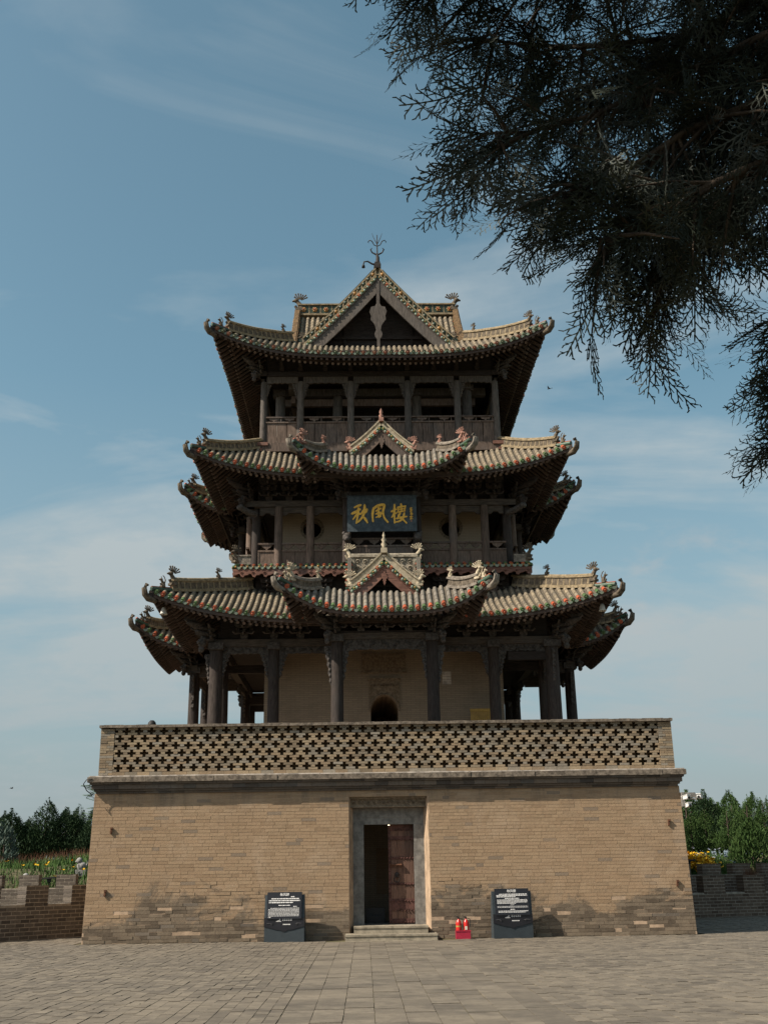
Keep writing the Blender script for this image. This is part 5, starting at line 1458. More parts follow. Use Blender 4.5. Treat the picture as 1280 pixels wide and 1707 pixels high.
# ------------------------------------------------------------------ information signs
def text_mesh(body, size, shear=0.0):
    cu = bpy.data.curves.new('lettering', 'FONT'); cu.body = body; cu.size = size; cu.align_x = 'CENTER'; cu.extrude = 0.002; cu.shear = shear; cu.resolution_u = 2
    cu.offset = size * 0.006
    o = bpy.data.objects.new('lettering', cu); COL.objects.link(o)
    dg = bpy.context.evaluated_depsgraph_get()
    me = bpy.data.meshes.new_from_object(o.evaluated_get(dg)); me.materials.clear(); me.materials.append(MAT['print_white'])
    bpy.data.objects.remove(o); bpy.data.curves.remove(cu)
    return me
def info_sign(x, y, rz, label, title, lines, sub_title):
    root = thing('information_sign', (x, y, 0), label, 'sign', 'information signs by the doorway')
    root.rotation_euler[2] = rz
    def part(name, m, mats, par_=root):
        me = m.mesh(name, mats); o = bpy.data.objects.new(name, me); COL.objects.link(o); o.parent = par_; return o
    W, T = 1.10, 0.16
    lean = 0.16
    m = MB()   # slate body: upright foot, leaning upper part
    prof = [(0.0, 0.0), (0.0, 0.56), (lean * 0.55, 1.22), (lean * 0.55 + T * 0.55, 1.22), (T + 0.16, 0.5), (T + 0.22, 0.0)]
    m.plate([(a, b_) for a, b_ in prof], (-W / 2, 0, 0), (0, 1, 0), (0, 0, 1), (W, 0, 0)); part('sign_body', m, 'sign_slate')
    up = Vector((0, lean * 0.55 / 0.66, 1)); 
    def face(z): return 0.0 if z < 0.56 else lean * 0.55 * (z - 0.56) / 0.66
    m = MB(); 
    m.plate([(-0.48, 0.60), (0.48, 0.60), (0.48, 1.29), (-0.48, 1.29)], (0, -0.045 - 0.56 * 0.133, 0), (1, 0, 0), (0, 0.133, 1), (0, 0.03, 0)); panel = part('text_panel', m, 'sign_black')
    m = MB(); m.plate([(-0.552, 0.625), (-0.552, 0.40), (-0.36, 0.355), (-0.24, 0.32), (-0.10, 0.305), (0, 0.26), (0.10, 0.305), (0.24, 0.32), (0.36, 0.355), (0.552, 0.40), (0.552, 0.625)], (0, -0.016, 0), (1, 0, 0), (0, 0, 1), (0, 0.014, 0)); band = part('emblem_band', m, 'sign_black')
    for s in (-1, 1):
        m = MB(); m.tube([(s * 0.48, -0.018, 0.475), (s * 0.36, -0.018, 0.485), (s * 0.30, -0.018, 0.46), (s * 0.34, -0.018, 0.435), (s * 0.38, -0.018, 0.455), (s * 0.34, -0.018, 0.465)], 0.008, 4); part('cloud_motif', m, 'print_grey', band)
    yf_ = lambda z: -0.047 + (z - 0.56) * 0.133
    tm = text_mesh(title, 0.085); to = bpy.data.objects.new('title', tm); COL.objects.link(to); to.parent = panel; to.location = (0, yf_(1.195), 1.195); to.rotation_euler = (R(90 - 7.6), 0, 0)
    m = MB()     # body text: rows of tiny print
    for z, a, e, h in lines:
        xx = a
        while xx < e:
            l = rnd.uniform(0.012, 0.05); l = min(l, e - xx)
            m.plate([(xx, z), (xx + l, z), (xx + l, z + h), (xx, z + h)], (0, yf_(0) - 0.0, 0), (1, 0, 0), (0, 0.133, 1), (0, -0.002, 0)); xx += l + rnd.uniform(0.006, 0.014)
    part('small_print', m, 'print_white', panel)
    m = MB()     # emblem: little temple roof over two rows of print
    m.plate([(-0.20, 0.545), (-0.12, 0.56), (-0.15, 0.58), (-0.13, 0.585), (-0.15, 0.61), (-0.17, 0.585), (-0.15, 0.58), (-0.18, 0.56), (-0.24, 0.545)], (0.03, -0.017, 0), (1, 0, 0), (0, 0, 1), (0, -0.003, 0))
    m.plate([(-0.24, 0.525), (-0.10, 0.525), (-0.10, 0.536), (-0.24, 0.536)], (0.02, -0.017, 0), (1, 0, 0), (0, 0, 1), (0, -0.003, 0))
    for i in range(5):
        xx = -0.055 + i * 0.056
        for j in range(3): m.plate([(xx + 0.006, 0.548 + j * 0.02), (xx + 0.045, 0.552 + j * 0.02), (xx + 0.045, 0.560 + j * 0.02), (xx + 0.006, 0.556 + j * 0.02)], (0, -0.017, 0), (1, 0, 0), (0, 0, 1), (0, -0.003, 0))
        m.plate([(xx + 0.02, 0.545), (xx + 0.028, 0.545), (xx + 0.032, 0.606), (xx + 0.024, 0.606)], (0, -0.0175, 0), (1, 0, 0), (0, 0, 1), (0, -0.003, 0))
    for i in range(6):
        xx = -0.03 + i * 0.035; m.plate([(xx, 0.44), (xx + 0.027, 0.44), (xx + 0.027, 0.465), (xx, 0.465)], (0, -0.017, 0), (1, 0, 0), (0, 0, 1), (0, -0.003, 0))
    part('emblem', m, 'print_white', band)
    return root
L1_ = [(1.155, 0.18, 0.27, 0.024)] + [(1.105, -0.36, 0.40, 0.026), (1.055, -0.43, 0.43, 0.026), (1.005, -0.43, 0.24, 0.026), (0.935, -0.16, 0.16, 0.02), (0.905, 0.25, 0.34, 0.02)] + [(0.865 - i * 0.033, -0.38 if i == 0 else -0.44, 0.41, 0.013) for i in range(7)] + [(0.63, -0.44, -0.37, 0.014)]
R1_ = [(1.13 - i * 0.033, -0.36 if i == 0 else -0.43, 0.43 if i < 2 else 0.1, 0.022) for i in range(3)] + [(1.02, -0.2, 0.2, 0.022)] + [(0.985 - i * 0.03, -0.42, 0.43 if i < 3 else 0.1, 0.017) for i in range(4)] + [(0.855, -0.05, 0.05, 0.014)] + [(0.82 - i * 0.026, -0.42, 0.43, 0.01) for i in range(2)] + [(0.735, -0.06, 0.06, 0.022)] + [(0.695 - i * 0.03, -0.40, 0.43 if i == 0 else 0.36, 0.017) for i in range(2)]
info_sign(-2.93, -9.02, R(-4), 'black and slate information sign standing left of the doorway steps', '秋风辞', L1_, None)
info_sign(3.36, -9.02, R(5), 'black and slate information sign right of the extinguishers, with four blocks of print', '秋风楼', R1_, None)

# ------------------------------------------------------------------ fire extinguishers in a crimson box
eb = thing('extinguisher_box', (1.98, -8.88, 0), 'low crimson box holding two fire extinguishers', 'box')
m = MB(); m.span(1.78, 2.18, -9.0, -8.97, 0, 0.22); m.span(1.78, 2.18, -8.78, -8.75, 0, 0.22); m.span(1.78, 1.81, -8.97, -8.78, 0, 0.22); m.span(2.15, 2.18, -8.97, -8.78, 0, 0.22); m.span(1.81, 2.15, -8.97, -8.78, 0.0, 0.03); m.span(1.77, 2.19, -9.01, -8.99, 0.19, 0.225)
m.build('box_body', 'box_crimson', eb)
for x, lab in ((1.87, 'red fire extinguisher with a yellow band, left one in the crimson box'), (2.075, 'red fire extinguisher with a white label, right one in the crimson box')):
    t = thing('fire_extinguisher', (x, -8.87, 0.03), lab, 'extinguisher', 'fire extinguishers by the door')
    m = MB(); m.lathe([(0.0, 0.0), (0.075, 0.0), (0.078, 0.02), (0.078, 0.36), (0.065, 0.42), (0.03, 0.46), (0.025, 0.48)], (x, -8.87, 0.035), 16); m.build('cylinder', 'extinguisher_red', t)
    m = MB(); m.box((x, -8.87, 0.535), (0.04, 0.04, 0.05)); m.box((x - 0.04, -8.87, 0.575), (0.13, 0.022, 0.016), 0, 0, 0, R(18)); m.box((x - 0.04, -8.87, 0.545), (0.11, 0.022, 0.014), 0, 0, 0, R(-6)); m.build('valve', 'black_rubber', t)
    m = MB(); m.tube([(x + 0.02, -8.87, 0.535), (x + 0.10, -8.89, 0.52), (x + 0.115, -8.91, 0.42), (x + 0.09, -8.93, 0.3)], 0.011, 6); m.build('hose', 'black_rubber', t)
    m = MB()
    if x < 2: m.lathe([(0.0795, 0.27), (0.0795, 0.31)], (x, -8.87, 0.035), 16); m.build('band', 'notice_yellow', t)
    else: m.box((x - 0.01, -8.949, 0.28), (0.07, 0.004, 0.09)); m.build('label', 'paper_label', t)

# ------------------------------------------------------------------ small things on the building
cc = thing('security_camera', (8.75, -8.6, 3.55), 'cluster of two white security cameras on a bracket at the right corner of the base', 'security camera')
m = MB(); m.span(8.48, 8.56, -8.62, -8.42, 3.45, 3.85); m.tube([(8.52, -8.55, 3.66), (8.9, -8.58, 3.66)], 0.025, 7); m.tube([(8.9, -8.58, 3.62), (8.9, -8.58, 3.80)], 0.025, 7); m.span(8.6, 8.88, -8.6, -8.54, 3.70, 3.84); m.build('bracket', 'stone_grey', cc)
for x, z, rz in ((8.58, 3.70, R(25)), (8.62, 3.48, R(10)), (8.98, 3.72, R(-30))):
    m = MB(); m.box((x, -8.66, z), (0.11, 0.24, 0.10), 0, rz, R(-8)); m.box((x, -8.66, z + 0.055), (0.13, 0.28, 0.015), 0, rz, R(-8))
    d = Vector((math.sin(rz), -math.cos(rz), -0.12)); m.tube([Vector((x, -8.66, z)) + d * 0.1, Vector((x, -8.66, z)) + d * 0.14], 0.04, 8, 1); m.build('camera_body', ['camera_white', 'black_rubber'], cc)
cb = thing('cable', (-8.7, -8.7, 4.2), 'loose black cable looping off the left end of the cornice', 'cable')
m = MB(); m.tube([(-8.50, -8.74, 4.44), (-8.66, -8.76, 4.42), (-8.74, -8.76, 4.30), (-8.64, -8.74, 4.12), (-8.50, -8.62, 4.00)], 0.014, 6); m.build('cable_run', 'black_rubber', cb)
cp = thing('post_cap', (-6.98, -8.2, 6.0), 'rounded dark cap sitting on the parapet coping near its left end', 'cap')
m = MB(); m.lathe([(0.0, 0.14), (0.06, 0.13), (0.11, 0.07), (0.13, 0.0), (0.13, -0.04)], (-6.98, -8.2, 6.03), 12); m.build('cap_shell', 'black_rubber', cp)
for x, y, z, lab in ((-7.05, -6.85, 9.72, 'pale wind bell hanging under the left front corner of the lowest roof'), (7.0, -6.85, 9.68, 'pale wind bell hanging under the right front corner of the lowest roof')):
    t = thing('wind_bell', (x, y, z), lab, 'bell', 'wind bells at the roof corners')
    m = MB(); m.lathe([(0.0, 0.22), (0.05, 0.21), (0.085, 0.12), (0.10, 0.03), (0.13, -0.02), (0.12, -0.02), (0.09, 0.03)], (x, y, z), 12); m.build('bell', 'bell_metal', t)
    m = MB(); m.tube([(x, y, z + 0.2), (x + (0.02 if x < 0 else -0.02), y, z + 0.62)], 0.012, 5); m.tube([(x, y, z + 0.05), (x, y, z - 0.12)], 0.008, 4); m.span(x - 0.03, x + 0.03, y - 0.004, y + 0.004, z - 0.2, z - 0.12); m.build('hanger', 'iron', t)
lb = thing('lamp_bulb', (0.0, -7.95, 3.06), 'tiny lit bulb under the lintel of the doorway', 'lamp')
lt = NT('bulb_glow'); lt.out((0.8, 0.75, 0.6)); lt.b.inputs['Emission Color'].default_value = (1, 0.85, 0.55, 1); lt.b.inputs['Emission Strength'].default_value = 3.0
m = MB(); m.ball((0, -7.97, 3.08), (0.03, 0.02, 0.010)); m.build('bulb', 'bulb_glow', lb)
m = MB(); m.span(-0.03, 0.03, -7.99, -7.94, 3.085, 3.099); m.build('holder', 'black_rubber', lb)
bx = thing('black_box', (-0.42, -6.6, 0.362), 'black box with pale lettering on the floor inside the doorway', 'box')
m = MB(); m.span(-0.68, -0.12, -6.7, -6.45, 0.363, 0.78); m.build('box_body', 'sign_black', bx)
m = MB()
for i in range(5): m.span(-0.56 + i * 0.08, -0.50 + i * 0.08, -6.704, -6.70, 0.56, 0.61)
m.build('lettering', 'print_grey', bx)

# ------------------------------------------------------------------ crenellated garden walls
def cren_wall(label, p0, p1, zt, zc, thick, mat, mer, gap, start, bl=0.34, bh=0.118, side=1, limit=300, group=None):
    p0, p1 = Vector((*p0, 0)), Vector((*p1, 0)); d = (p1 - p0); L = d.length; d.normalize(); n = Vector((d.y, -d.x, 0)); ang = math.atan2(d.y, d.x)
    root = thing('crenellated_wall', p0, label, 'wall', group)
    core = MB()
    def block(a, b, z0, z1):
        P_ = [p0 + d * a + n * (-0.004), p0 + d * b + n * (-0.004), p0 + d * b - n * (thick - 0.004), p0 + d * a - n * (thick - 0.004)]
        core.hexa([q + vec(0, 0, z0) for q in P_] + [q + vec(0, 0, z1) for q in P_])
    block(0.03, L - 0.03, -0.05, zc - 0.012)
    spans = []; s = start
    while s < L:
        a, b = max(s, 0), min(s + mer, L)
        if b - a > 0.1: block(a + 0.03, b - 0.03, zc, zt - 0.02); spans.append((a, b))
        s += mer + gap
    body = core.build('mortar_body', 'mortar_pale', root)
    bx_ = []
    r = 0; z = 0.0
    while z < zt - 0.02:
        h = min(bh, zt - z)
        segs = [(0, L)] if z + h <= zc + 0.03 else spans
        for a, b in segs:
            x = a - (bl / 2 if r % 2 else 0)
            while x < b:
                xa, xb = max(x, a), min(x + bl, b)
                if xb - xa > 0.03:
                    c = p0 + d * ((xa + xb) / 2) - n * (thick / 2) + vec(0, 0, z + h / 2)
                    bx_.append((c, (xb - xa - 0.026, thick + rnd.uniform(0.0, 0.010), h - 0.026), ang))
                x += bl
        z += h; r += 1
    for a, b in spans:      # coping bricks on the merlons
        pass
    bx_.sort(key=lambda q: (q[0] - Vector(CAM_POS)).length + (0 if in_view(q[0]) else 1000))
    emit(body, bx_, mat, limit)
    return root
camI = cam.matrix_world.inverted()
def in_view(p_):
    q = camI @ Vector(p_)
    return q.z < 0 and abs(q.x / -q.z) < 640 / F_PX * 1.02 and abs(q.y / -q.z) < 853 / F_PX * 1.02
cren_wall('brown brick crenellated wall in shade, running up to the left corner of the base', (-14.0, -9.45), (-8.56, -2.3), 1.57, 1.02, 0.42, 'brick_wall_brown', 0.86, 0.86, 0.62 - 1.72 + 2.53)
cren_wall('sunlit crenellated brick wall behind the shaded one on the left', (-24.0, 3.2), (-8.5, 2.9), 1.93, 1.45, 0.38, 'brick_wall_brown', 0.78, 0.62, 0.35)
cren_wall('grey brick crenellated wall along the yard at the right', (8.52, 1.70), (24.0, 7.5), 1.52, 0.90, 0.42, 'brick_wall_grey', 1.05, 0.85, 4.0 - 3.8)
cren_wall('higher grey crenellated wall behind the yard wall on the right', (8.52, 4.4), (25.0, 10.4), 1.98, 1.55, 0.38, 'brick_wall_grey', 0.95, 0.55, 0.45)

# ------------------------------------------------------------------ garden plants
def np_mesh(name, V, F, mats, smooth=False):
    me = bpy.data.meshes.new(name)
    V = np.asarray(V, dtype=np.float32); F = np.asarray(F, dtype=np.int32); k = F.shape[1]
    me.vertices.add(len(V)); me.vertices.foreach_set('co', V.ravel())
    me.loops.add(F.size); me.loops.foreach_set('vertex_index', F.ravel())
    me.polygons.add(len(F)); me.polygons.foreach_set('loop_start', np.arange(0, F.size, k, dtype=np.int32)); me.polygons.foreach_set('loop_total', np.full(len(F), k, dtype=np.int32))
    for q in mats: me.materials.append(MAT[q])
    me.update(calc_edges=True); me.validate()
    return me
rs = np.random.RandomState(5)
def crown_mesh(h, r, n, mat, base=0.15, tip=0.9, lean=0.0, size=(0.10, 0.24)):
    """cypress crown: upright tufts, each a few narrow leaves, gathered in lobes so that gaps and dark hollows stay between them"""
    lobes = 26
    lz = rs.uniform(0.05, 0.95, lobes); la = rs.uniform(0, 2 * np.pi, lobes)
    lr = r * (1 - lz) ** 0.75 * rs.uniform(0.5, 1.0, lobes) + 0.05
    pick = rs.randint(0, lobes, n)
    t = lz[pick] + rs.normal(0, 0.085, n); t = np.clip(t, 0.0, 1.08)
    R_ = r * np.clip(1.03 - t, 0.02, 1) ** 0.55
    a = la[pick] + rs.normal(0, 0.42, n)
    rad = R_ * np.clip(rs.uniform(0.45, 1.0, n) + rs.normal(0, 0.08, n), 0.1, 1.15)
    C = np.stack([rad * np.cos(a), rad * np.sin(a), h * (base + (1 - base) * t * 0.95)], 1)
    L = rs.uniform(size[0], size[1], n) * (1.1 - 0.4 * t); W = L * rs.uniform(0.28, 0.45, n)
    D = np.stack([np.cos(a) * 0.45 + rs.normal(0, 0.28, n), np.sin(a) * 0.45 + rs.normal(0, 0.28, n), np.full(n, 1.0)], 1); D /= np.linalg.norm(D, axis=1)[:, None]
    X = np.cross(D, rs.normal(0, 1, (n, 3))); X /= np.linalg.norm(X, axis=1)[:, None]
    P0 = C - D * L[:, None] * 0.5; P2 = C + D * L[:, None] * 0.6
    V = np.stack([P0, C + X * W[:, None] / 2, P2, C - X * W[:, None] / 2], 1).reshape(-1, 3)
    F = np.arange(n * 4).reshape(-1, 4)
    return np_mesh('crown', V, F, [mat])
def trunk_mesh(h, r):
    m = MB(); m.tube([(0, 0, -0.3), (0.03, 0, h * 0.3), (-0.02, 0.03, h * 0.65), (0, 0, h * 0.9)], [r, r * 0.8, r * 0.5, r * 0.15], 7)
    for i in range(10):
        a = i * 2.4; z = h * (0.2 + 0.065 * i); m.tube([(0, 0, z), (0.4 * math.cos(a), 0.4 * math.sin(a), z + 0.35)], [r * 0.25, 0.01], 4)
    XF.append(Matrix.Identity(4)); me = m.mesh('trunk', 'bark_far'); XF.pop(); return me
crowns = [crown_mesh(4.4, 1.45, 5200, 'needles_dark'), crown_mesh(4.4, 1.65, 5400, 'needles_dark'), crown_mesh(4.2, 1.5, 5000, 'needles_mid'), crown_mesh(4.4, 1.6, 5200, 'needles_mid')]
trunk_me = trunk_mesh(4.2, 0.12)
def cypress(x, y, s, label, group, kinds):
    q_ = camI @ Vector((x, y, gz(x, y) + 2)); u_ = 640 + q_.x / -q_.z * F_PX
    if not (-130 < u_ < 165 or 1105 < u_ < 1410): return      # nothing of these would show
    t = thing('cypress_tree', (x, y, gz(x, y)), label, 'tree', group)
    rz = rnd.uniform(0, 6.28); sx = s * rnd.uniform(0.9, 1.15); 
    c = link('crown', rnd.choice([crowns[i] for i in kinds]), t, (x, y, gz(x, y)), None, None, rz, (sx, sx * rnd.uniform(0.85, 1.15), s * rnd.uniform(0.86, 1.1)))
    link('trunk', trunk_me, t, (x, y, gz(x, y)), None, None, rz, (s, s, s))
for row, (y, n) in enumerate(((24, 20), (26, 19))):
    for i in range(n):
        x = -28.5 + i * 0.88 * (1 + 0.06 * row) + rnd.uniform(-0.25, 0.25)
        cypress(x, y + rnd.uniform(-0.5, 0.5), rnd.uniform(0.66, 0.84), 'dark green cypress in the dense row behind the left garden wall', 'cypresses behind the left wall', (0, 1, 0))
for row, (y, n) in enumerate(((19, 13), (22, 15), (26, 16))):
    for i in range(n):
        x = 13.0 + i * 0.95 + rnd.uniform(-0.3, 0.3) + row * 0.4
        cypress(x, y + rnd.uniform(-0.7, 0.7), rnd.uniform(0.58, 0.70) + 0.11 * row, 'green cypress in the thick grove behind the right garden wall', 'cypresses behind the right wall', (2, 3, 2, 1) if row else (2, 3))
bush_me = crown_mesh(2.5, 1.5, 5200, 'needles_mid', 0.0, size=(0.12, 0.26))
for x, y, s, lab in ((17.9, 13.6, 0.95, 'large bright green juniper bush nearest behind the right wall'), (19.9, 13.9, 0.95, 'rounded green juniper bush at the right edge behind the wall')):
    t = thing('juniper_bush', (x, y, gz(x, y)), lab, 'bush'); link('crown', bush_me, t, (x, y, gz(x, y)), None, None, rnd.random() * 6, (s, s, s)); link('trunk', trunk_me, t, (x, y, gz(x, y)), None, None, 0, (0.5, 0.5, 0.45))
bl_me = crown_mesh(3.2, 1.1, 700, 'needles_blue', 0.1, size=(0.2, 0.4))
for x, y, z_, s, lab in ((20.6, 19.6, 1.9, 0.85, 'pale blue-grey conifer among the green cypresses on the right'), (-20.0, 20.5, 1.2, 0.9, 'pale blue-grey conifer before the dark row at the left edge')):
    t = thing('blue_conifer', (x, y, gz(x, y)), lab, 'tree'); link('crown', bl_me, t, (x, y, gz(x, y) - 0.2), None, None, 1.0, (s, s, s)); link('trunk', trunk_me, t, (x, y, gz(x, y)), None, None, 0, (0.6, 0.6, 0.5))
# tree with long compound leaves at the base's left edge
def sprig_tree(x, y, h, label):
    z = gz(x, y); t = thing('sumac_tree', (x, y, z), label, 'tree')
    m = MB(); m.tube([(x, y, z), (x + 0.1, y, z + h * 0.5), (x, y, z + h * 0.8)], [0.1, 0.07, 0.03], 7)
    for i in range(7): a = i * 0.9; m.tube([(x, y, z + h * (0.45 + 0.05 * i)), (x + 0.6 * math.cos(a), y + 0.6 * math.sin(a), z + h * (0.62 + 0.05 * i))], [0.03, 0.01], 5)
    m.build('trunk', 'bark_far', t)
    V = []; F = []
    for i in range(170):
        a = rs.uniform(0, 6.28); rr = rs.uniform(0.1, 1.0); c = np.array([rr * math.cos(a), rr * math.sin(a), h * rs.uniform(0.5, 0.95)])
        d = np.array([math.cos(a), math.sin(a), rs.uniform(-0.3, 0.8)]); d /= np.linalg.norm(d); up = np.array([0, 0, 1.0]); s = np.cross(d, up); s /= np.linalg.norm(s)
        for j in range(6):
            for e in (-1, 1):
                b0 = c + d * 0.08 * j; tip = b0 + s * e * 0.2 + d * 0.1 - up * 0.05; w_ = d * 0.03
                o = len(V); V += [b0 - w_, b0 + w_, tip]; F.append((o, o + 1, o + 2))
    me = np_mesh('crown', V, F, ['grass_green']); link('crown', me, t, (x, y, z))
sprig_tree(-13.6, 16.0, 4.2, 'light green leafy tree with feathery leaves beside the left edge of the base')
# beds: grasses, dry stems and flowers
def blades(n, box, h, w, mat, name, lean=0.3, head=None):
    x = rs.uniform(box[0], box[1], n); y = rs.uniform(box[2], box[3], n)
    z = np.array([gz(a, b) for a, b in zip(x, y)])
    B = np.stack([x, y, z], 1); H = rs.uniform(h[0], h[1], n)
    D = np.stack([rs.normal(0, lean, n), rs.normal(0, lean, n), np.ones(n)], 1); T = B + D * H[:, None]
    a = rs.uniform(0, 6.28, n); S = np.stack([np.cos(a), np.sin(a), np.zeros(n)], 1) * w
    V = np.stack([B - S, B + S, T], 1).reshape(-1, 3); F = np.arange(n * 3).reshape(-1, 3)
    o = link(name, np_mesh(name, V, F, [mat]), None, (0, 0, 0), 'stuff')
    o['label'] = None if False else name.replace('_', ' ') + ' growing in the garden bed behind the wall'
    return T
def flowers(T, mat, name, size, lab):
    n = len(T); V = []; F = []
    for q in T:
        for k in range(4):
            a = rs.uniform(0, 6.28); d = np.array([math.cos(a), math.sin(a), rs.uniform(-0.2, 0.8)]) * size; s = np.array([-math.sin(a), math.cos(a), 0.3]) * size * 0.45
            o = len(V); V += [q, q + d * 0.6 + s, q + d, q + d * 0.6 - s]; F.append((o, o + 1, o + 2, o + 3))
    o = link(name, np_mesh(name, V, F, [mat]), None, (0, 0, 0), 'stuff'); o['label'] = lab
blades(9000, (-26, -9.2, 9, 22), (0.25, 0.6), 0.03, 'grass_green', 'grass')
blades(2500, (-26, -9.2, 19.5, 22.5), (0.5, 0.95), 0.02, 'dry_stems', 'dry_grass')
blades(900, (-17.5, -15.4, 5, 8.5), (0.9, 1.5), 0.018, 'dry_stems', 'dry_stems')
flowers(rs.uniform([-19, 11, 0], [-12.5, 17, 0], (24, 3)) + np.array([0, 0, 2.35]) + rs.normal(0, 0.16, (24, 3)), 'petal_yellow', 'yellow_lilies', 0.12, 'scattered yellow flowers in the left garden bed')
blades(5000, (9.5, 26, 10.5, 18), (0.15, 0.32), 0.03, 'grass_green', 'grass')
T = blades(1300, (13.4, 15.4, 11.0, 13.2), (0.4, 0.75), 0.02, 'grass_green', 'flower_stems')
flowers(T[:520], 'petal_yellow', 'yellow_flowers', 0.13, 'mass of bright yellow flowers beside the right edge of the base')
T = blades(420, (15.6, 16.6, 12, 14), (0.4, 0.9), 0.02, 'grass_green', 'flower_stems')
flowers(T[:30], 'petal_white', 'white_flowers', 0.10, 'pale bluish white flowers right of the yellow ones')
def dry_bush(x, y, z, lab):
    V = []; F = []
    for i in range(420):
        a = rs.uniform(0, 6.28); r_ = rs.uniform(0, 0.32); b0 = np.array([r_ * math.cos(a), r_ * math.sin(a), 0]); tip = b0 + np.array([rs.normal(0, 0.12), rs.normal(0, 0.12), rs.uniform(0.5, 0.95)]); s = np.array([math.cos(a + 1.5), math.sin(a + 1.5), 0]) * 0.015
        o = len(V); V += [b0 - s, b0 + s, tip]; F.append((o, o + 1, o + 2))
    o = link('dry_shrub', np_mesh('dry_shrub', V, F, ['dry_stems']), None, (x, y, z)); tag(o, lab, 'shrub')
dry_bush(15.0, 5.6, 0.95, 'small reddish dry shrub between the two right walls, nearer the tower'); dry_bush(16.75, 6.3, 0.95, 'reddish dry shrub between the two right walls, farther from the tower')
# stone lions on pedestals and two black garden lamps
def lion(x, y, lab):
    z = gz(x, y); t = thing('stone_lion', (x, y, z), lab, 'statue', 'small stone lions in the left garden')
    m = MB(); m.box((0 + x, y, z + 0.1), (0.5, 0.4, 0.3)); m.build('pedestal', 'statue_stone', t)
    m = MB(); m.ball((x, y, z + 0.42), (0.24, 0.16, 0.2)); m.ball((x - 0.12, y - 0.02, z + 0.66), (0.15, 0.14, 0.15)); m.ball((x - 0.24, y - 0.03, z + 0.62), (0.07, 0.08, 0.06)); m.tube([(x - 0.1, y - 0.08, z + 0.25), (x - 0.12, y - 0.08, z + 0.5)], [0.06, 0.07], 7); m.tube([(x + 0.2, y, z + 0.4), (x + 0.3, y, z + 0.55), (x + 0.24, y, z + 0.66)], [0.05, 0.05, 0.03], 6); m.build('body', 'statue_stone', t)
lion(-16.1, 12.0, 'small grey stone lion farther left in the garden bed'); lion(-14.2, 14.0, 'small grey stone lion nearer the base in the garden bed')
def garden_lamp(x, y, h, lab):
    z = gz(x, y); t = thing('garden_lamp', (x, y, z), lab, 'lamp')
    m = MB(); m.tube([(x, y, z - 0.3), (x, y, z + h)], 0.035, 7); m.build('post', 'black_rubber', t)
    m = MB(); m.box((x, y, z + h + 0.03), (0.62, 0.3, 0.07), 0, 0, 0, R(-4)); m.box((x, y, z + h - 0.07), (0.16, 0.16, 0.16)); m.build('lamp_head', 'black_rubber', t)
garden_lamp(-15.0, 11.5, 0.62, 'black flat-topped garden lamp among the left flowers'); garden_lamp(13.95, 10.8, 0.95, 'black garden lamp beside the yellow flowers at the right corner')
# kite-coloured flag in the right grove
fg = thing('coloured_flag', (21.3, 19.0, 3.6), 'small striped flag in red, yellow and blue among the right trees', 'flag')
for i, mt in enumerate(('glaze_red', 'petal_yellow', 'glaze_blue')):
    m = MB(); m.plate([(0, 0), (0.13, 0.02), (0.16, 0.36), (0.03, 0.4)], (21.1 + i * 0.13, 18.4, 3.75 + 0.05 * i), (1, 0, 0), (0, 0, 1), (0, 0.02, 0)); m.build('stripe', mt, fg)
m = MB(); m.tube([(21.08, 18.42, gz(21, 18.4)), (21.1, 18.42, 4.2)], 0.015, 5); m.build('pole', 'iron', fg)

# ------------------------------------------------------------------ birds
def bird(x, y, z, rz, s, lab):
    m = MB(); R_ = Matrix.Rotation(rz, 3, 'Z')
    q = MB(); q.tube([(0.11, 0, 0), (0.06, 0, 0.01), (-0.04, 0, 0), (-0.12, 0, 0)], [0.008, 0.03, 0.028, 0.006], 7); q.ball((0.085, 0, 0.015), (0.025, 0.02, 0.022))
    for e in (-1, 1): q.plate([(0.05, 0), (0.06, 0.12), (0.0, 0.26), (-0.02, 0.12), (-0.03, 0)], (0, 0, 0.01), (1, 0, 0), (0, e * 0.94, 0.35), (0, 0, 0.006))
    q.plate([(-0.1, -0.01), (-0.2, -0.045), (-0.17, 0), (-0.2, 0.045), (-0.1, 0.01)], (0, 0, 0), (1, 0, 0), (0, 1, 0), (0, 0, 0.005))
    q.v = [tuple(R_ @ (Vector(p_) * s) + Vector((x, y, z))) for p_ in q.v]
    tag(q.build('bird', 'black_rubber', at=(x, y, z)), lab, 'bird')
bird(5.18, -10, 16.04, R(150), 0.55, 'small dark bird in flight right of the top storey')
bird(-13.5, 0.0, 4.9, R(40), 0.5, 'small dark bird flying low over the left trees')

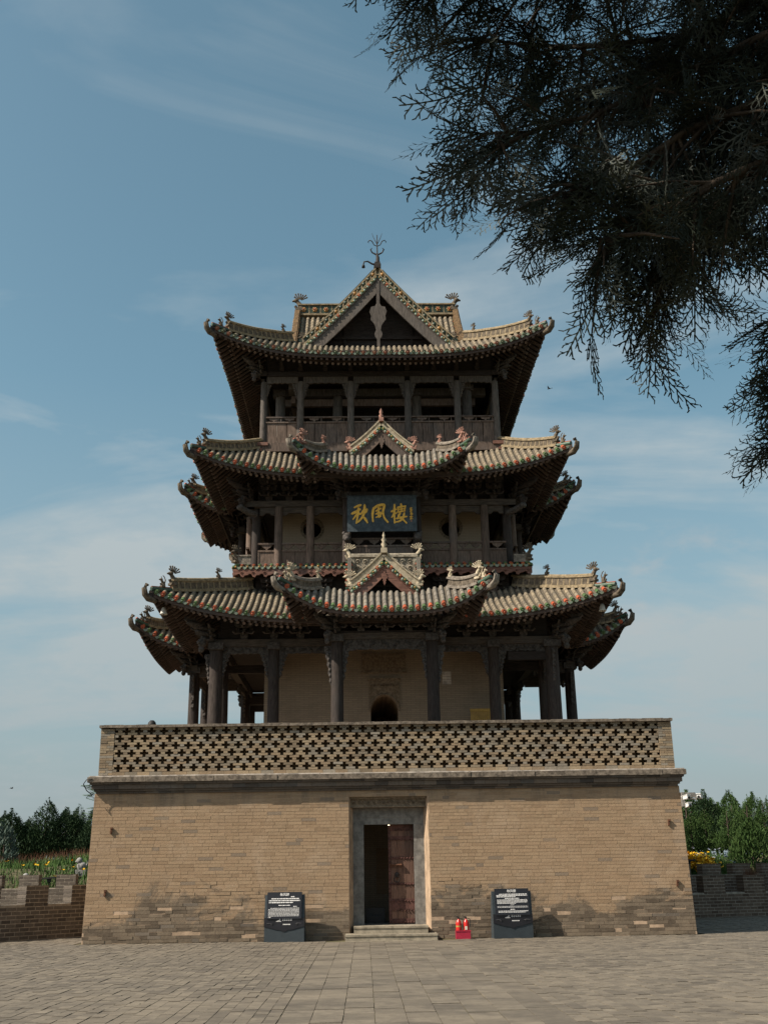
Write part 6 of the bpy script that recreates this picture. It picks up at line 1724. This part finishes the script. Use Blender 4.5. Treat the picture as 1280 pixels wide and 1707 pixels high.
# ------------------------------------------------------------------ overhanging arborvitae close to the viewer
def spray(L, seed):
    """flat spray of scale-leaf twigs: a stem with alternate side twigs that fork again"""
    q = np.random.RandomState(seed); segs = []
    n = 13
    bend = q.uniform(-0.5, 0.5)
    def stem(t): return np.array([L * t, L * 0.35 * bend * t * t])
    for i in range(n):
        segs.append((stem(i / n), stem((i + 1) / n), 0.0048))
        if i < 1: continue
        t = i / n; e = 1 if i % 2 else -1
        l = L * 0.42 * (1 - 0.75 * t) * q.uniform(0.75, 1.2)
        a = e * q.uniform(0.6, 0.85) + bend * t * 0.6
        d = np.array([math.cos(a), math.sin(a)]); b = stem(t); k = max(2, int(l / 0.014))
        for j in range(k):
            p0 = b + d * l * j / k; p1 = b + d * l * (j + 1) / k; segs.append((p0, p1, 0.0042))
            a2 = a + (0.65 if j % 2 else -0.65); l2 = l * 0.42 * (1 - 0.6 * j / k) * q.uniform(0.7, 1.2); d2 = np.array([math.cos(a2), math.sin(a2)])
            if l2 > 0.006: segs.append((p1, p1 + d2 * l2, 0.0038))
    V = []; F = []
    for a, b, w_ in segs:
        d = b - a; l = np.linalg.norm(d); d = d / max(l, 1e-9); s = np.array([-d[1], d[0]]) * w_ / 2
        o = len(V)
        for pnt, f in ((a - d * 0.001, 1.0), (b, 0.6)):
            zz = q.uniform(-0.002, 0.002); 
            V += [(*(pnt - s * f), zz), (*(pnt + s * f), zz + 0.0012)]
        F.append((o, o + 1, o + 3, o + 2))
    V = np.array(V); V[:, 2] -= 1.2 * (V[:, 0] ** 2)      # droop
    return V, np.array(F)
SPR = [spray(rs.uniform(0.15, 0.22), 20 + i) for i in range(7)]
def place_sprays(pos, dirs, scale):
    """all sprays of one branch in one mesh"""
    VV = []; FF = []; o = 0
    for p_, d, s in zip(pos, dirs, scale):
        V, F = SPR[rs.randint(len(SPR))]
        x = d / np.linalg.norm(d); r_ = rs.normal(0, 1, 3); y = np.cross(r_, x); y /= np.linalg.norm(y); z = np.cross(x, y)
        VV.append(p_ + s * (V[:, :1] * x + V[:, 1:2] * y + V[:, 2:] * z)); FF.append(F + o); o += len(V)
    return np.concatenate(VV), np.concatenate(FF)
arb = thing('arborvitae', (2.3, -38.2, 0), 'arborvitae tree whose dark drooping boughs hang into the upper right of the view', 'tree')
m = MB(); m.tube([(2.3, -38.2, -0.1), (2.25, -38.2, 1.5), (2.35, -38.3, 3.2), (2.2, -38.4, 5.2), (2.2, -38.4, 7.5)], [0.22, 0.19, 0.17, 0.13, 0.05], 12); m.build('trunk', 'bark', arb)
BOUGH = [
 [(0.5, -38.99, 3.99), (0.14, -38.96, 3.83), (-0.20, -38.98, 3.74), (-0.42, -39.03, 3.72), (-0.56, -39.1, 3.68)],
 [(0.6, -38.77, 4.03), (0.21, -38.7, 3.84), (-0.12, -38.84, 3.68), (-0.28, -38.89, 3.64), (-0.40, -38.96, 3.60)],
 [(0.53, -38.92, 3.76), (0.11, -38.94, 3.52), (-0.14, -38.95, 3.38), (-0.30, -38.98, 3.31), (-0.42, -39.04, 3.26)],
 [(0.42, -39.02, 3.45), (0.07, -39.0, 3.30), (-0.11, -39.04, 3.15), (-0.20, -39.07, 3.10), (-0.27, -39.05, 3.08)],
 [(0.36, -39.08, 3.23), (0.06, -39.09, 3.08), (-0.08, -39.07, 3.00), (-0.14, -39.07, 2.97), (-0.19, -39.09, 2.95)],
 [(0.48, -38.81, 3.33), (0.27, -38.77, 3.24), (0.12, -38.75, 3.12), (0.06, -38.7, 3.08)],
 [(0.46, -39.20, 2.90), (0.34, -39.18, 2.83), (0.25, -39.13, 2.78), (0.20, -39.11, 2.76)],
 [(0.42, -39.1, 2.80), (0.34, -39.03, 2.74), (0.28, -38.99, 2.70), (0.24, -38.97, 2.68)],
 [(0.46, -38.98, 2.74), (0.37, -38.91, 2.68), (0.31, -38.88, 2.64), (0.28, -38.85, 2.61)],
 [(0.62, -38.6, 4.25), (0.3, -38.45, 4.0), (0.0, -38.5, 3.85), (-0.2, -38.55, 3.75)],
 [(0.55, -38.75, 3.9), (0.3, -38.6, 3.68), (0.08, -38.6, 3.5), (-0.1, -38.65, 3.4)],
 [(0.5, -38.8, 3.6), (0.32, -38.65, 3.42), (0.15, -38.65, 3.25), (0.02, -38.7, 3.12)],
]
for bi, bp in enumerate(BOUGH):
    bp = [np.array(q) for q in bp]
    root = np.array([2.25, -38.35, bp[0][2] + 0.9])
    path = [root, (root + bp[0]) / 2 + np.array([0, 0, 0.15])] + bp
    m = MB(); n = len(path); m.tube(path, [0.03, 0.02] + [0.011 - 0.0095 * i / (n - 3) for i in range(n - 2)], 7)
    pos = []; dirs = []; scl = []
    seg = [(path[i], path[i + 1]) for i in range(1, n - 1)]
    wide = 1.0 if bi < 6 or bi > 8 else 0.42
    for a, b in seg:
        l = np.linalg.norm(b - a); k = max(3, int(l / 0.018))
        for j in range(k):
            p0 = a + (b - a) * (j + rs.uniform(0, 1)) / k
            d = (b - a) / l
            tl = rs.uniform(0.08, 0.26) * wide
            td = d * rs.uniform(0.2, 1.0) + rs.normal(0, 0.6, 3) + np.array([-0.12, 0, -0.55]); td /= np.linalg.norm(td)
            m.tube([p0, p0 + td * tl * 0.5 + np.array([0, 0, 0.01]), p0 + td * tl], [0.006, 0.004, 0.0015], 4)
            for i in range(4):
                f = (i + 0.6) / 4
                pos.append(p0 + td * tl * f); dd = td * 0.9 + rs.normal(0, 0.5, 3) + np.array([0, 0, -0.25]); dirs.append(dd); scl.append(rs.uniform(0.55, 1.0) * (0.75 + 0.25 * wide))
    for _ in range(6):
        pos.append(path[-1]); dirs.append((path[-1] - path[-2]) / np.linalg.norm(path[-1] - path[-2]) + rs.normal(0, 0.35, 3)); scl.append(rs.uniform(0.7, 1.0))
    br = m.build('branch', 'bark', arb)
    V, F = place_sprays(pos, dirs, scl)
    me = np_mesh('foliage', V - np.array(WL[br.name]), F, ['needles_near'])
    link('foliage', me, br, WL[br.name], 'stuff')
    if bi in (0, 3, 4, 5, 8):
        c = path[-1] + np.array([0.03, 0, -0.01]); m = MB()
        for k in range(7): a = k * 0.9; m.ball((c[0] + 0.007 * math.cos(a), c[1] + 0.007 * math.sin(a), c[2] + 0.006 * math.sin(2.1 * k)), (0.009, 0.009, 0.011), 0, 6, 4)
        m.build('seed_cone', 'cone_brown', br)
# unseen rest of its crown, added over and behind the viewer for shade
n = 15000
a = rs.uniform(0, 2 * np.pi, n); rr = np.sqrt(rs.uniform(0, 1, n)) * 4.2
C = np.stack([1.2 - 1.0 + rr * np.cos(a) * 1.0, -40.6 + rr * np.sin(a) * 0.9, 5.0 + rs.uniform(0, 1, n) * 4.0], 1)
keep = (C[:, 2] - 1.65) / np.maximum(0.3, np.hypot(C[:, 0] + 0.7, C[:, 1] + 41.14)) > 1.15
C = C[keep | (C[:, 1] < -41.4)]
n = len(C)
D = rs.normal(0, 1, (n, 3)); D[:, 2] -= 0.4; D /= np.linalg.norm(D, axis=1)[:, None]; X = np.cross(D, rs.normal(0, 1, (n, 3))); X /= np.linalg.norm(X, axis=1)[:, None]
L = rs.uniform(0.15, 0.36, n)[:, None]
V = np.stack([C - D * L * 0.5, C + X * L * 0.28, C + D * L * 0.6, C - X * L * 0.28], 1).reshape(-1, 3)
link('foliage', np_mesh('foliage', V - np.array((2.3, -38.2, 0)), np.arange(n * 4).reshape(-1, 4), ['needles_near']), arb, (2.3, -38.2, 0), 'stuff')
